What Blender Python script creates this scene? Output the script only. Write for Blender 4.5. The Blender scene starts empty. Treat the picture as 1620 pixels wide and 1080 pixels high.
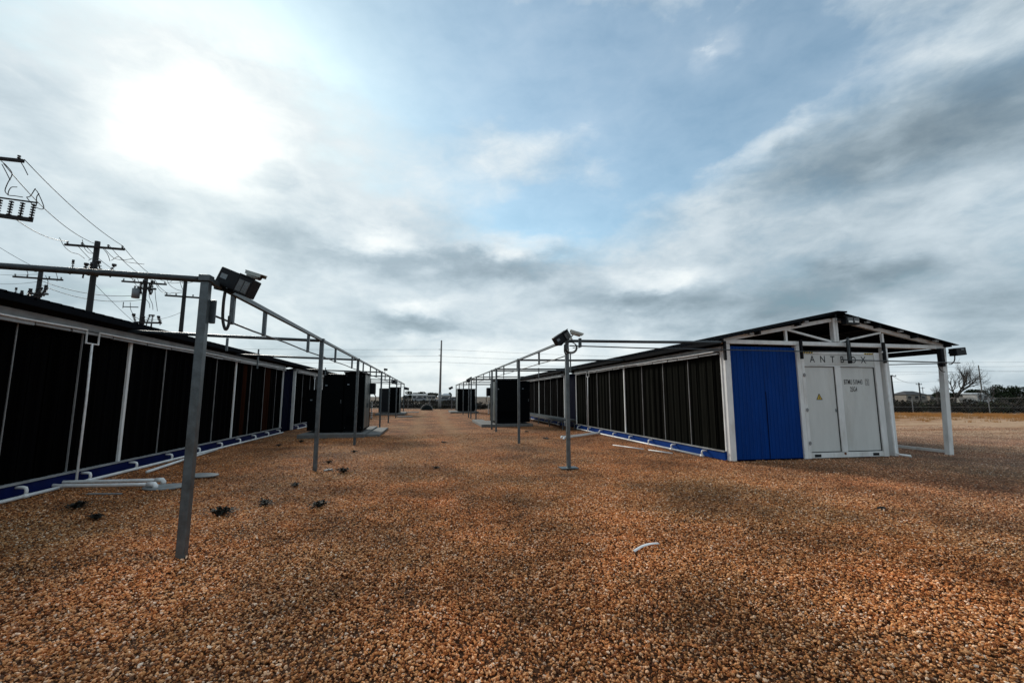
import bpy, bmesh, math, random
import numpy as np
from mathutils import Vector, Matrix, Quaternion
random.seed(7); np.random.seed(7)
R = math.radians
S = bpy.context.scene
COL = S.collection

# ------------------------------------------------------------------ camera
EYE = 1.63; PITCH = 7.238; YAW = 10.902; FPX = 685.0
cam_d = bpy.data.cameras.new('camera'); cam = bpy.data.objects.new('camera', cam_d); COL.objects.link(cam)
cam.location = (0, 0, EYE); cam.rotation_euler = (R(90 + PITCH), 0, R(-YAW))
cam_d.sensor_width = 36; cam_d.lens = FPX / 1620 * 36; cam_d.clip_start = .05; cam_d.clip_end = 6000
S.camera = cam
S.view_settings.view_transform = 'Standard'; S.view_settings.look = 'None'
S.view_settings.exposure = 0.45; S.view_settings.gamma = 1
S.view_settings.use_curve_mapping = False

# ------------------------------------------------------------------ sky and sun
SUN_AZ, SUN_EL = -26.6, 27.2
world = bpy.data.worlds.new('World'); S.world = world; world.use_nodes = True
def build_world():
    nt = world.node_tree; nt.nodes.clear(); N = nt.nodes.new; L = nt.links.new
    def val(x, sock):
        if isinstance(x, (int, float)): sock.default_value = x
        else: L(x, sock)
    def m(op, a, b=0.0, c=None, clamp=False):
        n = N('ShaderNodeMath'); n.operation = op; n.use_clamp = clamp
        val(a, n.inputs[0]); val(b, n.inputs[1])
        if c is not None: val(c, n.inputs[2])
        return n.outputs[0]
    def noise(vec, scale, detail, rough=.55, dist=0.0):
        n = N('ShaderNodeTexNoise'); L(vec, n.inputs['Vector'])
        n.inputs['Scale'].default_value = scale; n.inputs['Detail'].default_value = detail
        n.inputs['Roughness'].default_value = rough; n.inputs['Distortion'].default_value = dist
        return n.outputs['Fac'], n.outputs['Color']
    tc = N('ShaderNodeTexCoord'); d = tc.outputs['Generated']
    sp = N('ShaderNodeSeparateXYZ'); L(d, sp.inputs[0]); X, Y, Z = sp.outputs
    az = m('MULTIPLY', m('ARCTAN2', X, Y), 57.29578); el = m('MULTIPLY', m('ARCSINE', Z), 57.29578)
    # cloud sheet seen in perspective: divide by height
    zz = m('ADD', m('MAXIMUM', Z, 0.0), 0.16)
    cx = N('ShaderNodeCombineXYZ'); L(m('DIVIDE', X, zz), cx.inputs[0]); L(m('DIVIDE', Y, zz), cx.inputs[1]); L(m('MULTIPLY', Z, .6), cx.inputs[2])
    P = cx.outputs[0]
    cq = N('ShaderNodeCombineXYZ'); L(m('MULTIPLY', az, .062), cq.inputs[0]); L(m('MULTIPLY', el, .125), cq.inputs[1]); L(Y, cq.inputs[2])
    Q = cq.outputs[0]
    na, _ = noise(P, 1.15, 8, .56, .2)
    nb, _ = noise(Q, 1.0, 9, .55, .15)
    n1 = m('MULTIPLY_ADD', nb, .55, m('MULTIPLY', na, .45))
    n2, _ = noise(Q, 3.2, 8, .60, .3)
    n3, _ = noise(P, .55, 4, .5, .2)
    w1, wc = noise(Q, 1.7, 7, .6)
    ws = N('ShaderNodeSeparateColor'); L(wc, ws.inputs[0])
    azw = m('MULTIPLY_ADD', m('SUBTRACT', ws.outputs[0], .5), 10.0, az)
    elw = m('MULTIPLY_ADD', m('SUBTRACT', ws.outputs[1], .5), 6.0, el)
    def blobs(lst):
        acc = None
        for (a0, e0, sa, se, rot, amp) in lst:
            c, s = math.cos(R(rot)), math.sin(R(rot)); k = math.cos(R(e0))
            u = m('SUBTRACT', azw, a0); v = m('SUBTRACT', elw, e0)
            p = m('ADD', m('MULTIPLY', u, c / sa), m('MULTIPLY', v, s / sa))
            q = m('ADD', m('MULTIPLY', u, -s / se), m('MULTIPLY', v, c / se))
            r2 = m('ADD', m('MULTIPLY', p, p), m('MULTIPLY', q, q))
            g = m('MULTIPLY', m('EXPONENT', m('MULTIPLY', m('POWER', r2, 1.4), -.6)), amp)
            acc = g if acc is None else m('ADD', acc, g)
        return acc
    DARK = [(-19.5,24.5,4.2,1.3,12,-.2),(-15.0,19.1,5.9,3.1,-3,-.22),(-25.3,19.0,6.8,2.3,0,-.16),(-5.0,16.2,7.0,2.5,3,-.12),(-31.1,20.4,5.8,2.4,4,-.16),(10.0,17.3,8.2,2.2,-1,-.25),(-2.0,9.3,5.3,1.5,2,-.34),(30.6,11.8,5.8,1.7,-5,-.3),(48.2,24.5,9.5,2.7,-9,-.24),(59.5,24.3,6.1,3.0,-9,-.2),(51.7,12.8,3.6,1.4,-11,-.22),(44.4,10.4,6.1,2.4,4,-.22),(58.9,7.1,3.6,2.0,-8,-.16),(-37.3,8.8,3.7,1.7,9,-.12),(-38.8,23.8,2.6,3.1,23,-.1),(-9.2,5.2,11.8,1.1,1,-.12),(37.6,8.0,5.8,1.3,-4,-.15),(21.0,12.9,4.9,1.3,-3,-.1)]
    BRIGHT = [(38.9,38.1,2.3,.9,5,.28),(36.6,37.1,1.8,1.0,32,.2),(42.2,27.4,5.2,1.1,15,.18),(3.4,4.3,21.5,2.5,0,.16),(18.4,5.5,19.7,2.5,-2,.1),(-10.0,22.1,7.2,4.5,6,.1),(11.5,20.0,6.0,1.3,0,.26),(30.5,14.0,4.6,1.0,0,.2),(-1.6,11.2,4.0,.9,0,.2),(-5,19.4,5.5,1.2,4,.16),(-10,19.5,5,1.5,0,.1),(58,30.5,9,1.6,-12,.12),(26.9,18.1,10.4,4.0,13,.08),(14,31.5,8,2.2,14,.16),(2,26,7,2.5,10,.10)]
    BLUE = [(-38,33,10,5,0,.25),(12,30,22,9,0,.10),(32,24,14,7,-10,.1),(50,33,12,4,-15,.3),(-15.9,41.2,22.1,3.9,5,.75),(4.5,39.8,21.5,5.8,-9,.85),(27.8,38.1,16.8,6.9,-13,.95),(23.9,26.0,11.5,4.6,10,.5),(14.4,23.1,12.7,3.9,-12,.55),(46.9,35.8,9.7,5.0,-22,.6),(36.7,29.0,7.8,3.5,5,.5),(61.7,15.9,4.1,3.2,-18,.25),(1.0,3.8,12.5,1.0,0,.15),(-5.7,32.5,12.0,5.6,-3,.4)]
    bd, bb, bl = blobs(DARK), blobs(BRIGHT), blobs(BLUE)
    # glow of the sun through the cloud
    sv = (math.sin(R(SUN_AZ)) * math.cos(R(SUN_EL)), math.cos(R(SUN_AZ)) * math.cos(R(SUN_EL)), math.sin(R(SUN_EL)))
    dp = N('ShaderNodeVectorMath'); dp.operation = 'DOT_PRODUCT'; L(d, dp.inputs[0]); dp.inputs[1].default_value = sv
    ang = m('MULTIPLY', m('ARCCOSINE', m('MINIMUM', dp.outputs['Value'], 1.0)), 57.29578)
    angw = m('MULTIPLY_ADD', m('SUBTRACT', n1, .5), 24.0, ang)
    def gl(s, a): 
        t = m('DIVIDE', angw, s); return m('MULTIPLY', m('EXPONENT', m('MULTIPLY', m('POWER', m('MAXIMUM', t, .001), 1.5), -1.0)), a)
    glow = m('ADD', gl(6.2, .50), gl(11.5, .17))
    # brightness of the cloud
    v = m('ADD', .515, m('MULTIPLY', m('SUBTRACT', n1, .5), .80))
    v = m('ADD', v, m('MULTIPLY', m('SUBTRACT', n2, .5), .34))
    v = m('ADD', v, m('MULTIPLY', bd, m('MULTIPLY_ADD', m('SUBTRACT', .62, n1), 2.6, .45))); v = m('ADD', v, bb)
    low = m('MULTIPLY', m('EXPONENT', m('MULTIPLY', m('MAXIMUM', el, 0.0), -.12)), .07)
    v = m('ADD', v, low)
    west = m('MULTIPLY', m('ADD', 1.0, m('COSINE', m('MULTIPLY', m('SUBTRACT', az, SUN_AZ), 1/57.3))), .045)
    v = m('ADD', v, west)
    v = m('ADD', v, glow)
    cr = N('ShaderNodeValToRGB'); L(m('MULTIPLY', v, .625), cr.inputs[0])
    e = cr.color_ramp.elements
    e[0].position = .08; e[0].color = (.10, .135, .165, 1)
    e[1].position = 1.0; e[1].color = (2.6, 2.5, 2.25, 1)
    for pos, c in ((.20, (.185, .240, .28)), (.31, (.30, .37, .42)), (.40, (.44, .51, .555)), (.50, (.60, .65, .67)), (.60, (.78, .80, .78)), (.76, (1.15, 1.15, 1.1))):
        q = e.new(pos); q.color = (*c, 1)
    # coverage
    cov = m('ADD', 1.05, m('MULTIPLY', m('SUBTRACT', n1, .5), 2.0))
    cov = m('ADD', cov, m('MULTIPLY', m('SUBTRACT', n2, .5), .5))
    cov = m('SUBTRACT', cov, bl); cov = m('ADD', cov, m('MULTIPLY', m('EXPONENT', m('MULTIPLY', m('MAXIMUM', el, 0.0), -.15)), .3))
    cov = m('ADD', cov, m('MULTIPLY', bb, 1.2)); cov = m('ADD', cov, m('MULTIPLY', glow, .8), clamp=True)
    cov = m('MAXIMUM', m('SMOOTH_MIN', cov, 1.0, .2), .3, clamp=True)
    sky = N('ShaderNodeTexSky'); sky.sky_type = 'NISHITA'; sky.sun_disc = False
    sky.sun_elevation = R(SUN_EL); sky.sun_rotation = R(SUN_AZ); sky.air_density = 1.1; sky.dust_density = .8; sky.ozone_density = 1.2
    K = .115
    tn = N('ShaderNodeVectorMath'); tn.operation = 'MULTIPLY'; L(sky.outputs[0], tn.inputs[0]); tn.inputs[1].default_value = (.84, 1.06, 1.02)
    sc = N('ShaderNodeVectorMath'); sc.operation = 'SCALE'; L(cr.outputs[0], sc.inputs[0]); sc.inputs['Scale'].default_value = 1 / K
    mx = N('ShaderNodeMix'); mx.data_type = 'RGBA'; L(cov, mx.inputs['Factor']); L(tn.outputs[0], mx.inputs['A']); L(sc.outputs[0], mx.inputs['B'])
    bg = N('ShaderNodeBackground'); bg.inputs['Strength'].default_value = K; L(mx.outputs['Result'], bg.inputs['Color'])
    out = N('ShaderNodeOutputWorld'); L(bg.outputs[0], out.inputs['Surface'])
build_world()
sd = bpy.data.lights.new('sun', 'SUN'); sun = bpy.data.objects.new('sun', sd); COL.objects.link(sun)
sd.energy = 2.1; sd.angle = R(15); sd.color = (1.0, .94, .84)
sun.rotation_euler = Vector((math.sin(R(SUN_AZ)) * math.cos(R(SUN_EL)), math.cos(R(SUN_AZ)) * math.cos(R(SUN_EL)), math.sin(R(SUN_EL)))).to_track_quat('Z', 'Y').to_euler()
S.cycles.max_bounces = 5
world.cycles.sampling_method = 'MANUAL'; world.cycles.sample_map_resolution = 512

# ------------------------------------------------------------------ helpers
_F = Vector((math.sin(R(YAW)) * math.cos(R(PITCH)), math.cos(R(YAW)) * math.cos(R(PITCH)), math.sin(R(PITCH))))
_R = Vector((math.cos(R(YAW)), -math.sin(R(YAW)), 0)); _U = _R.cross(_F)
def ray(x, y): return _F * FPX + _R * (x - 810) + _U * (540 - y)
def at(x, y, D): return Vector((0, 0, EYE)) + ray(x, y) * (D / FPX)       # point at depth D in front of the surveyed viewpoint
def ground_at(x, y, z=0): d = ray(x, y); return Vector((0, 0, EYE)) + d * ((z - EYE) / d.z)

def mat(name, col, rough=.6, metal=0.0, var=.12, scale=6.0, bump=0.0, bscale=60.0, rand=0.0, dirt=None, dirt_amt=0.0, spec=.5, stretch=(1, 1, 1)):
    m = bpy.data.materials.new(name); m.use_nodes = True; nt = m.node_tree; N = nt.nodes.new; L = nt.links.new
    b = nt.nodes['Principled BSDF']; b.inputs['Roughness'].default_value = rough; b.inputs['Metallic'].default_value = metal
    b.inputs['Specular IOR Level'].default_value = spec
    g = N('ShaderNodeNewGeometry'); mp = N('ShaderNodeMapping'); mp.inputs['Scale'].default_value = stretch; L(g.outputs['Position'], mp.inputs['Vector'])
    n = N('ShaderNodeTexNoise'); n.inputs['Scale'].default_value = scale; n.inputs['Detail'].default_value = 6; n.inputs['Roughness'].default_value = .65; L(mp.outputs[0], n.inputs['Vector'])
    r = N('ShaderNodeMapRange'); r.inputs['From Min'].default_value = .25; r.inputs['From Max'].default_value = .75
    r.inputs['To Min'].default_value = 1 - var * 1.6; r.inputs['To Max'].default_value = 1 + var * 1.6; L(n.outputs['Fac'], r.inputs['Value'])
    fac = r.outputs[0]
    if rand:
        oi = N('ShaderNodeObjectInfo'); rr = N('ShaderNodeMapRange'); rr.inputs['To Min'].default_value = 1 - rand; rr.inputs['To Max'].default_value = 1 + rand; L(oi.outputs['Random'], rr.inputs['Value'])
        mm = N('ShaderNodeMath'); mm.operation = 'MULTIPLY'; L(fac, mm.inputs[0]); L(rr.outputs[0], mm.inputs[1]); fac = mm.outputs[0]
    sc = N('ShaderNodeVectorMath'); sc.operation = 'SCALE'; sc.inputs[0].default_value = col; L(fac, sc.inputs['Scale'])
    outc = sc.outputs[0]
    if dirt:
        n2 = N('ShaderNodeTexNoise'); n2.inputs['Scale'].default_value = scale * .45; n2.inputs['Detail'].default_value = 8; n2.inputs['Roughness'].default_value = .7; L(mp.outputs[0], n2.inputs['Vector'])
        r2 = N('ShaderNodeMapRange'); r2.inputs['From Min'].default_value = .5; r2.inputs['From Max'].default_value = .72; r2.inputs['To Max'].default_value = dirt_amt; L(n2.outputs['Fac'], r2.inputs['Value'])
        mx = N('ShaderNodeMix'); mx.data_type = 'RGBA'; L(r2.outputs[0], mx.inputs['Factor']); L(outc, mx.inputs['A']); mx.inputs['B'].default_value = (*dirt, 1); outc = mx.outputs['Result']
    L(outc, b.inputs['Base Color'])
    rv = N('ShaderNodeMapRange'); rv.inputs['To Min'].default_value = max(.05, rough - .12); rv.inputs['To Max'].default_value = min(1, rough + .12); L(n.outputs['Fac'], rv.inputs['Value']); L(rv.outputs[0], b.inputs['Roughness'])
    if bump:
        n3 = N('ShaderNodeTexNoise'); n3.inputs['Scale'].default_value = bscale; n3.inputs['Detail'].default_value = 5; L(mp.outputs[0], n3.inputs['Vector'])
        bp = N('ShaderNodeBump'); bp.inputs['Strength'].default_value = bump; bp.inputs['Distance'].default_value = .01; L(n3.outputs['Fac'], bp.inputs['Height']); L(bp.outputs[0], b.inputs['Normal'])
    return m

M = dict(
    galv=mat('galvanised steel', (.085, .105, .115), .42, .4, .3, 9, .25, 40, dirt=(.05, .045, .04), dirt_amt=.5),
    galvdark=mat('weathered pipe steel', (.035, .045, .052), .42, .3, .3, 12, .2, 50),
    white=mat('white painted steel', (.74, .75, .74), .45, 0, .08, 5, .1, 30, dirt=(.30, .26, .21), dirt_amt=.45, stretch=(1, 1, .35)),
    stripgrey=mat('thin grey strip paint', (.20, .20, .20), .6, 0, .3, 6, stretch=(1, 1, .4)),
    door=mat('container paint', (.60, .61, .59), .55, 0, .07, 2.2, .25, 55, dirt=(.33, .30, .25), dirt_amt=.45, stretch=(1.4, 1, .3)),
    greywhite=mat('dusty grey beam paint', (.27, .28, .285), .6, 0, .22, 7, .15, 40, dirt=(.12, .11, .10), dirt_amt=.7, stretch=(1, .5, 1)),
    pvc=mat('white pvc pipe', (.80, .81, .81), .35, 0, .07, 8, 0, dirt=(.36, .31, .25), dirt_amt=.5),
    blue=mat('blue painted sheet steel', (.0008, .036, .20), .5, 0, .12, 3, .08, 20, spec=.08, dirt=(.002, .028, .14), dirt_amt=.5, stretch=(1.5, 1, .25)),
    blueshade=mat('blue channel paint with shade in colour', (.0006, .006, .06), .5, 0, .15, 3, .08, 20, spec=.1),  # left channel: the blue darkened, its shade put into the colour
    navy=mat('dark blue painted steel', (.0006, .002, .014), .7, 0, .15, 3, .08, 20, spec=.03),
    roof=mat('dark roof steel', (.004, .005, .007), .85, 0, .25, 5, .1, 30, spec=.04),
    roofunder=mat('dark purlin steel', (.008, .009, .011), .7, 0, .25, 5, spec=.15),
    green=mat('dark green transformer paint', (.0012, .0022, .003), .7, 0, .2, 4, .1, 30, spec=.04),
    greenlit=mat('green door paint toned as lit', (.035, .055, .055), .4, .1, .3, 3, .15, 25, dirt=(.09, .11, .10), dirt_amt=.6, stretch=(1, 1, .3)),  # transformer green made paler, light on the aisle side put into the colour
    black=mat('black housing', (.006, .008, .011), .5, 0, .2, 20, spec=.2),
    rubber=mat('black cable', (.01, .01, .011), .55, 0, .2, 20),
    lens=mat('lamp lens glass', (.09, .10, .105), .15, 0, .2, 60, .6, 90),
    camgrey=mat('camera housing', (.35, .37, .34), .4, 0, .12, 30),
    plate=mat('label plate', (.16, .19, .21), .4, 0, .15, 60),
    wood=mat('creosoted pole wood', (.010, .010, .011), .85, 0, .3, 3, .4, 20, stretch=(1, 1, .1)),
    palewood=mat('pale utility pole', (.16, .15, .14), .8, 0, .2, 3, .3, 20, stretch=(1, 1, .1)),
    insul=mat('dark porcelain', (.012, .013, .017), .5, 0, .2, 30),
    wire=mat('overhead wire', (.03, .032, .035), .5, .3, .1, 5),
    tank=mat('grey pole tank', (.14, .16, .17), .5, 0, .15, 8),
    concrete=mat('concrete', (.15, .15, .145), .9, 0, .2, 5, .5, 70, dirt=(.16, .13, .10), dirt_amt=.6),
    text=mat('black lettering', (.008, .008, .01), .5, 0, .05, 20),
    yellow=mat('warning yellow', (.62, .42, .03), .5, 0, .1, 20),
    bark=mat('bare branch bark', (.045, .038, .032), .9, 0, .25, 4),
    scrub=mat('dark winter scrub', (.022, .020, .016), .95, 0, .45, .8, rand=0, spec=.05),
    scrub2=mat('olive scrub', (.026, .030, .018), .95, 0, .4, .8, spec=.05),
    leaf=mat('evergreen foliage', (.018, .027, .015), .9, 0, .45, 1.2, spec=.05),
    weed=mat('dark weed', (.014, .014, .009), .85, 0, .4, 30),
    straw=mat('dry grass', (.50, .26, .08), .9, 0, .4, 1.1),
    housewall=mat('pale siding', (.42, .41, .39), .8, 0, .12, 2),
    tanwall=mat('tan siding', (.26, .22, .18), .8, 0, .15, 2),
    houseroof=mat('dark shingle roof', (.05, .048, .05), .85, 0, .25, 3),
    metalroof=mat('pale metal roof', (.5, .52, .54), .5, .1, .15, 3),
    pane=mat('dark window glass', (.02, .025, .03), .15, 0, .1, 5),
    lid=mat('pale grey lid', (.22, .235, .24), .6, 0, .2, 9, .3, 30, dirt=(.16, .12, .09), dirt_amt=.7),
    chain=mat('chain link wire', (.20, .21, .22), .5, .6, .2, 5),
    rust=mat('rusty bolt', (.16, .06, .025), .8, .2, .3, 40),
    carpaint=mat('far vehicle paint', (.25, .26, .28), .4, .1, .2, 2),
    tarp=mat('grey green tarp', (.012, .016, .017), .9, 0, .3, 4, spec=.05),
)

def link(o, parent=None):
    COL.objects.link(o)
    if parent: o.parent = parent
    return o
def origin(o):
    p = Vector((0, 0, 0))
    while o: p += o.location; o = o.parent
    return p
def tag(o, label=None, cat=None, group=None, kind=None):
    if label: o['label'] = label
    if cat: o['category'] = cat
    if group: o['group'] = group
    if kind: o['kind'] = kind
    return o
def thing(name, label, cat, loc=(0, 0, 0), group=None):
    o = bpy.data.objects.new(name, None); o.location = loc; o.empty_display_size = .2; link(o)
    return tag(o, label, cat, group)
def kids(o): return [c for c in bpy.data.objects if c.parent == o]
def copy_tree(o, parent=None):
    c = o.copy(); COL.objects.link(c); c.parent = parent
    for ch in kids(o): copy_tree(ch, c)
    return c

class MB:
    def __init__(s): s.v = []; s.f = []
    def add(s, vs, fs):
        n = len(s.v); s.v += [tuple(q) for q in vs]; s.f += [tuple(i + n for i in t) for t in fs]; return s
    def box(s, x0, x1, y0, y1, z0, z1):
        if x0 > x1: x0, x1 = x1, x0
        if y0 > y1: y0, y1 = y1, y0
        return s.add([(x0,y0,z0),(x1,y0,z0),(x1,y1,z0),(x0,y1,z0),(x0,y0,z1),(x1,y0,z1),(x1,y1,z1),(x0,y1,z1)],
                     [(0,3,2,1),(4,5,6,7),(0,1,5,4),(1,2,6,5),(2,3,7,6),(3,0,4,7)])
    def obox(s, c, size, rot):       # oriented box
        q = rot.to_matrix() if hasattr(rot, 'to_matrix') else rot
        hx, hy, hz = [k / 2 for k in size]
        vs = [Vector(c) + q @ Vector((a*hx, b*hy, d*hz)) for d in (-1, 1) for (a, b) in ((-1,-1),(1,-1),(1,1),(-1,1))]
        return s.add(vs, [(0,3,2,1),(4,5,6,7),(0,1,5,4),(1,2,6,5),(2,3,7,6),(3,0,4,7)])
    def bar(s, a, b, w, h):          # square bar between two points
        a, b = Vector(a), Vector(b); d = b - a
        return s.obox((a + b) / 2, (w, h, d.length), d.to_track_quat('Z', 'Y') if abs(d.normalized().z) < .999 else Quaternion())
    def tube(s, a, b, r, n=8, r2=None):
        return s.path([a, b], [r, r if r2 is None else r2], n)
    def path(s, pts, r, n=8, cap=True):
        pts = [Vector(p) for p in pts]; rr = r if isinstance(r, (list, tuple)) else [r] * len(pts)
        base = len(s.v); up = None
        for i, p in enumerate(pts):
            t = (pts[min(i+1, len(pts)-1)] - pts[max(i-1, 0)]).normalized()
            if up is None:
                up = Vector((0, 0, 1)) if abs(t.z) < .95 else Vector((1, 0, 0))
            a = t.cross(up).normalized(); b = a.cross(t); up = b if b.length > .1 else up
            for k in range(n):
                w = 2 * math.pi * (k + .5) / n
                s.v.append(tuple(p + (a * math.cos(w) + b * math.sin(w)) * rr[i]))
        for i in range(len(pts) - 1):
            for k in range(n):
                q, q2 = base + i*n + k, base + i*n + (k+1) % n
                s.f.append((q, q2, q2 + n, q + n))
        if cap:
            s.f.append(tuple(base + k for k in range(n))[::-1]); s.f.append(tuple(base + (len(pts)-1)*n + k for k in range(n)))
        return s
    def mesh(s, name, m, smooth=False, org=(0, 0, 0)):
        me = bpy.data.meshes.new(name); o = Vector(org)
        me.from_pydata([(a - o.x, b - o.y, c - o.z) for a, b, c in s.v], [], s.f)
        me.materials.append(M[m] if isinstance(m, str) else m)
        if smooth: me.polygons.foreach_set('use_smooth', [True] * len(me.polygons))
        me.update(); return me
    def build(s, name, m, parent=None, smooth=False, bev=0.0):
        org = origin(parent)
        if parent is None: org = Vector((0, 0, 0))
        me = s.mesh(name, m, smooth, org)
        o = link(bpy.data.objects.new(name, me), parent)
        if bev:
            b = o.modifiers.new('bevel', 'BEVEL'); b.width = bev; b.segments = 2; b.limit_method = 'ANGLE'
        return o
def place(name, me, loc, parent, rot=(0, 0, 0), scale=(1, 1, 1)):
    o = bpy.data.objects.new(name, me); link(o, parent)
    o.location = Vector(loc) - origin(parent); o.rotation_euler = rot; o.scale = scale; return o
def sag(a, b, drop, n=14):
    a, b = Vector(a), Vector(b)
    return [a.lerp(b, i/n) - Vector((0, 0, drop * 4 * (i/n) * (1 - i/n))) for i in range(n + 1)]
def curvepts(pts, n=6):
    P = [Vector(p) for p in pts]; P = [P[0]*2 - P[1]] + P + [P[-1]*2 - P[-2]]; out = []
    for i in range(1, len(P) - 2):
        for k in range(n):
            t = k / n; a, b, c, d = P[i-1:i+3]
            out.append(.5 * ((2*b) + (c - a)*t + (2*a - 5*b + 4*c - d)*t*t + (3*b - a - 3*c + d)*t**3))
    out.append(P[-2]); return out

# ------------------------------------------------------------------ ground
def ground_material(name, stone=True):
    m = bpy.data.materials.new(name); m.use_nodes = True; nt = m.node_tree; N = nt.nodes.new; L = nt.links.new
    b = nt.nodes['Principled BSDF']; b.inputs['Roughness'].default_value = .95; b.inputs['Specular IOR Level'].default_value = .25
    g = N('ShaderNodeNewGeometry'); P = g.outputs['Position']
    def noise(s, det=5, rough=.6, vec=P):
        n = N('ShaderNodeTexNoise'); n.inputs['Scale'].default_value = s; n.inputs['Detail'].default_value = det; n.inputs['Roughness'].default_value = rough; L(vec, n.inputs['Vector']); return n.outputs['Fac']
    def rng(x, a, b_, c, d):
        r = N('ShaderNodeMapRange'); r.inputs[1].default_value = a; r.inputs[2].default_value = b_; r.inputs[3].default_value = c; r.inputs[4].default_value = d; L(x, r.inputs[0]); return r.outputs[0]
    def mix(f, a, b_, bt='MIX'):
        x = N('ShaderNodeMix'); x.data_type = 'RGBA'; x.blend_type = bt
        for v_, s_ in ((f, x.inputs['Factor']), (a, x.inputs['A']), (b_, x.inputs['B'])):
            if isinstance(v_, tuple): s_.default_value = (*v_, 1)
            elif isinstance(v_, float): s_.default_value = v_
            else: L(v_, s_)
        return x.outputs['Result']
    def mth(op, a, b_=0.0):
        x = N('ShaderNodeMath'); x.operation = op; x.use_clamp = False
        for v_, s_ in ((a, x.inputs[0]), (b_, x.inputs[1])):
            if isinstance(v_, (int, float)): s_.default_value = v_
            else: L(v_, s_)
        return x.outputs[0]
    sp = N('ShaderNodeSeparateXYZ'); L(P, sp.inputs[0]); X, Y, Z = sp.outputs
    vo = N('ShaderNodeTexVoronoi'); vo.inputs['Scale'].default_value = 30; vo.inputs['Randomness'].default_value = 1; L(P, vo.inputs['Vector'])
    sc = N('ShaderNodeSeparateColor'); L(vo.outputs['Color'], sc.inputs[0])
    cr = N('ShaderNodeValToRGB'); L(sc.outputs[0], cr.inputs[0]); e = cr.color_ramp.elements
    e[0].color = (.05, .02, .008, 1); e[1].position = 1; e[1].color = (.72, .45, .26, 1)
    for p_, c_ in ((.25, (.22, .072, .020)), (.5, (.47, .172, .055)), (.78, (.72, .33, .13))): q = e.new(p_); q.color = (*c_, 1)
    yard = cr.outputs[0]
    # shade between stones painted in as a darker gap colour
    yard = mix(rng(vo.outputs['Distance'], .35, .75, 0.0, .8), yard, (.03, .016, .009))
    tint = mix(rng(noise(.23, 4), .35, .65, 0.0, 1.0), (.88, .98, 1.05), (1.1, .96, .86))
    yard = mix(1.0, yard, tint, 'MULTIPLY')
    yard = mix(1.0, yard, mix(rng(noise(.55, 8, .65), .36, .60, 0.0, 1.0), (.50, .47, .45), (1.18, 1.15, 1.10)), 'MULTIPLY')
    # worn wheel tracks running up the aisle, where fines show between the stones
    w = mth('ADD', X, mth('MULTIPLY', mth('SUBTRACT', noise(.12, 3), .5), 1.6))
    tr = mth('ABSOLUTE', mth('SUBTRACT', mth('ABSOLUTE', mth('SUBTRACT', w, .35)), .85))
    trk = mth('MULTIPLY', rng(tr, .1, .55, 1.0, 0.0), rng(Y, 5.0, 20.0, 0.0, .5))
    yard = mix(trk, yard, mix(noise(9, 5), (.20, .105, .045), (.46, .26, .125)))
    # beyond the buildings: pale sand with rusty patches
    n1 = noise(.35, 6); n4 = noise(3.5, 6, .7)
    st = N('ShaderNodeMapping'); st.inputs['Scale'].default_value = (.06, .55, 1); st.inputs['Rotation'].default_value = (0, 0, R(-25)); L(P, st.inputs['Vector'])
    band = noise(1.2, 5, .6, st.outputs[0])
    sand = mix(rng(n4, .3, .7, 0.0, 1.0), (.34, .20, .115), (.62, .42, .27))
    sand = mix(rng(band, .50, .60, 0.0, .9), sand, mix(n4, (.20, .085, .03), (.36, .16, .06)))
    dist = mth('ADD', mth('MULTIPLY', X, .42), Y)
    edge = mth('ADD', dist, mth('MULTIPLY', mth('SUBTRACT', n1, .5), 7.0))
    right = rng(mth('ADD', X, mth('MULTIPLY', mth('SUBTRACT', n4, .5), 2.0)), 13.0, 16.0, 0.0, 1.0)
    f = mth('MULTIPLY', rng(edge, 21.0, 26.0, 0.0, 1.0), right)
    greyg = mth('MULTIPLY', rng(X, 8.0, 15.0, 0.0, .5), rng(n1, .35, .6, .4, 1.0))
    yard = mix(greyg, yard, mix(sc.outputs[1], (.09, .075, .06), (.36, .29, .23)))
    col = mix(f, yard, sand)
    # past the fence: dull brown land
    fn = mth('ADD', mth('MULTIPLY', X, .478), Y)
    far = rng(mth('ADD', fn, mth('MULTIPLY', mth('SUBTRACT', n1, .5), 5.0)), 57.0, 60.0, 0.0, 1.0)
    fl = mix(rng(noise(.05, 6, .65), .42, .6, 0.0, 1.0), (.045, .036, .025), (.12, .08, .048))
    col = mix(far, col, fl)
    L(col, b.inputs['Base Color'])
    bp = N('ShaderNodeBump'); bp.inputs['Strength'].default_value = 1.0; bp.inputs['Distance'].default_value = .03
    h = mth('ADD', mth('SUBTRACT', 1.0, vo.outputs['Distance']), mth('MULTIPLY', noise(5, 4), .8))
    L(h, bp.inputs['Height']); L(bp.outputs[0], b.inputs['Normal'])
    return m
M['ground'] = ground_material('gravel and sand ground')
def bumps(x, y):   # low swells of the yard surface
    return (.012*np.sin(x*1.3+.7*y)+.010*np.sin(2.1*y-1.1*x+1)+.008*np.sin(3.7*x+2.9*y)) 
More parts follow.
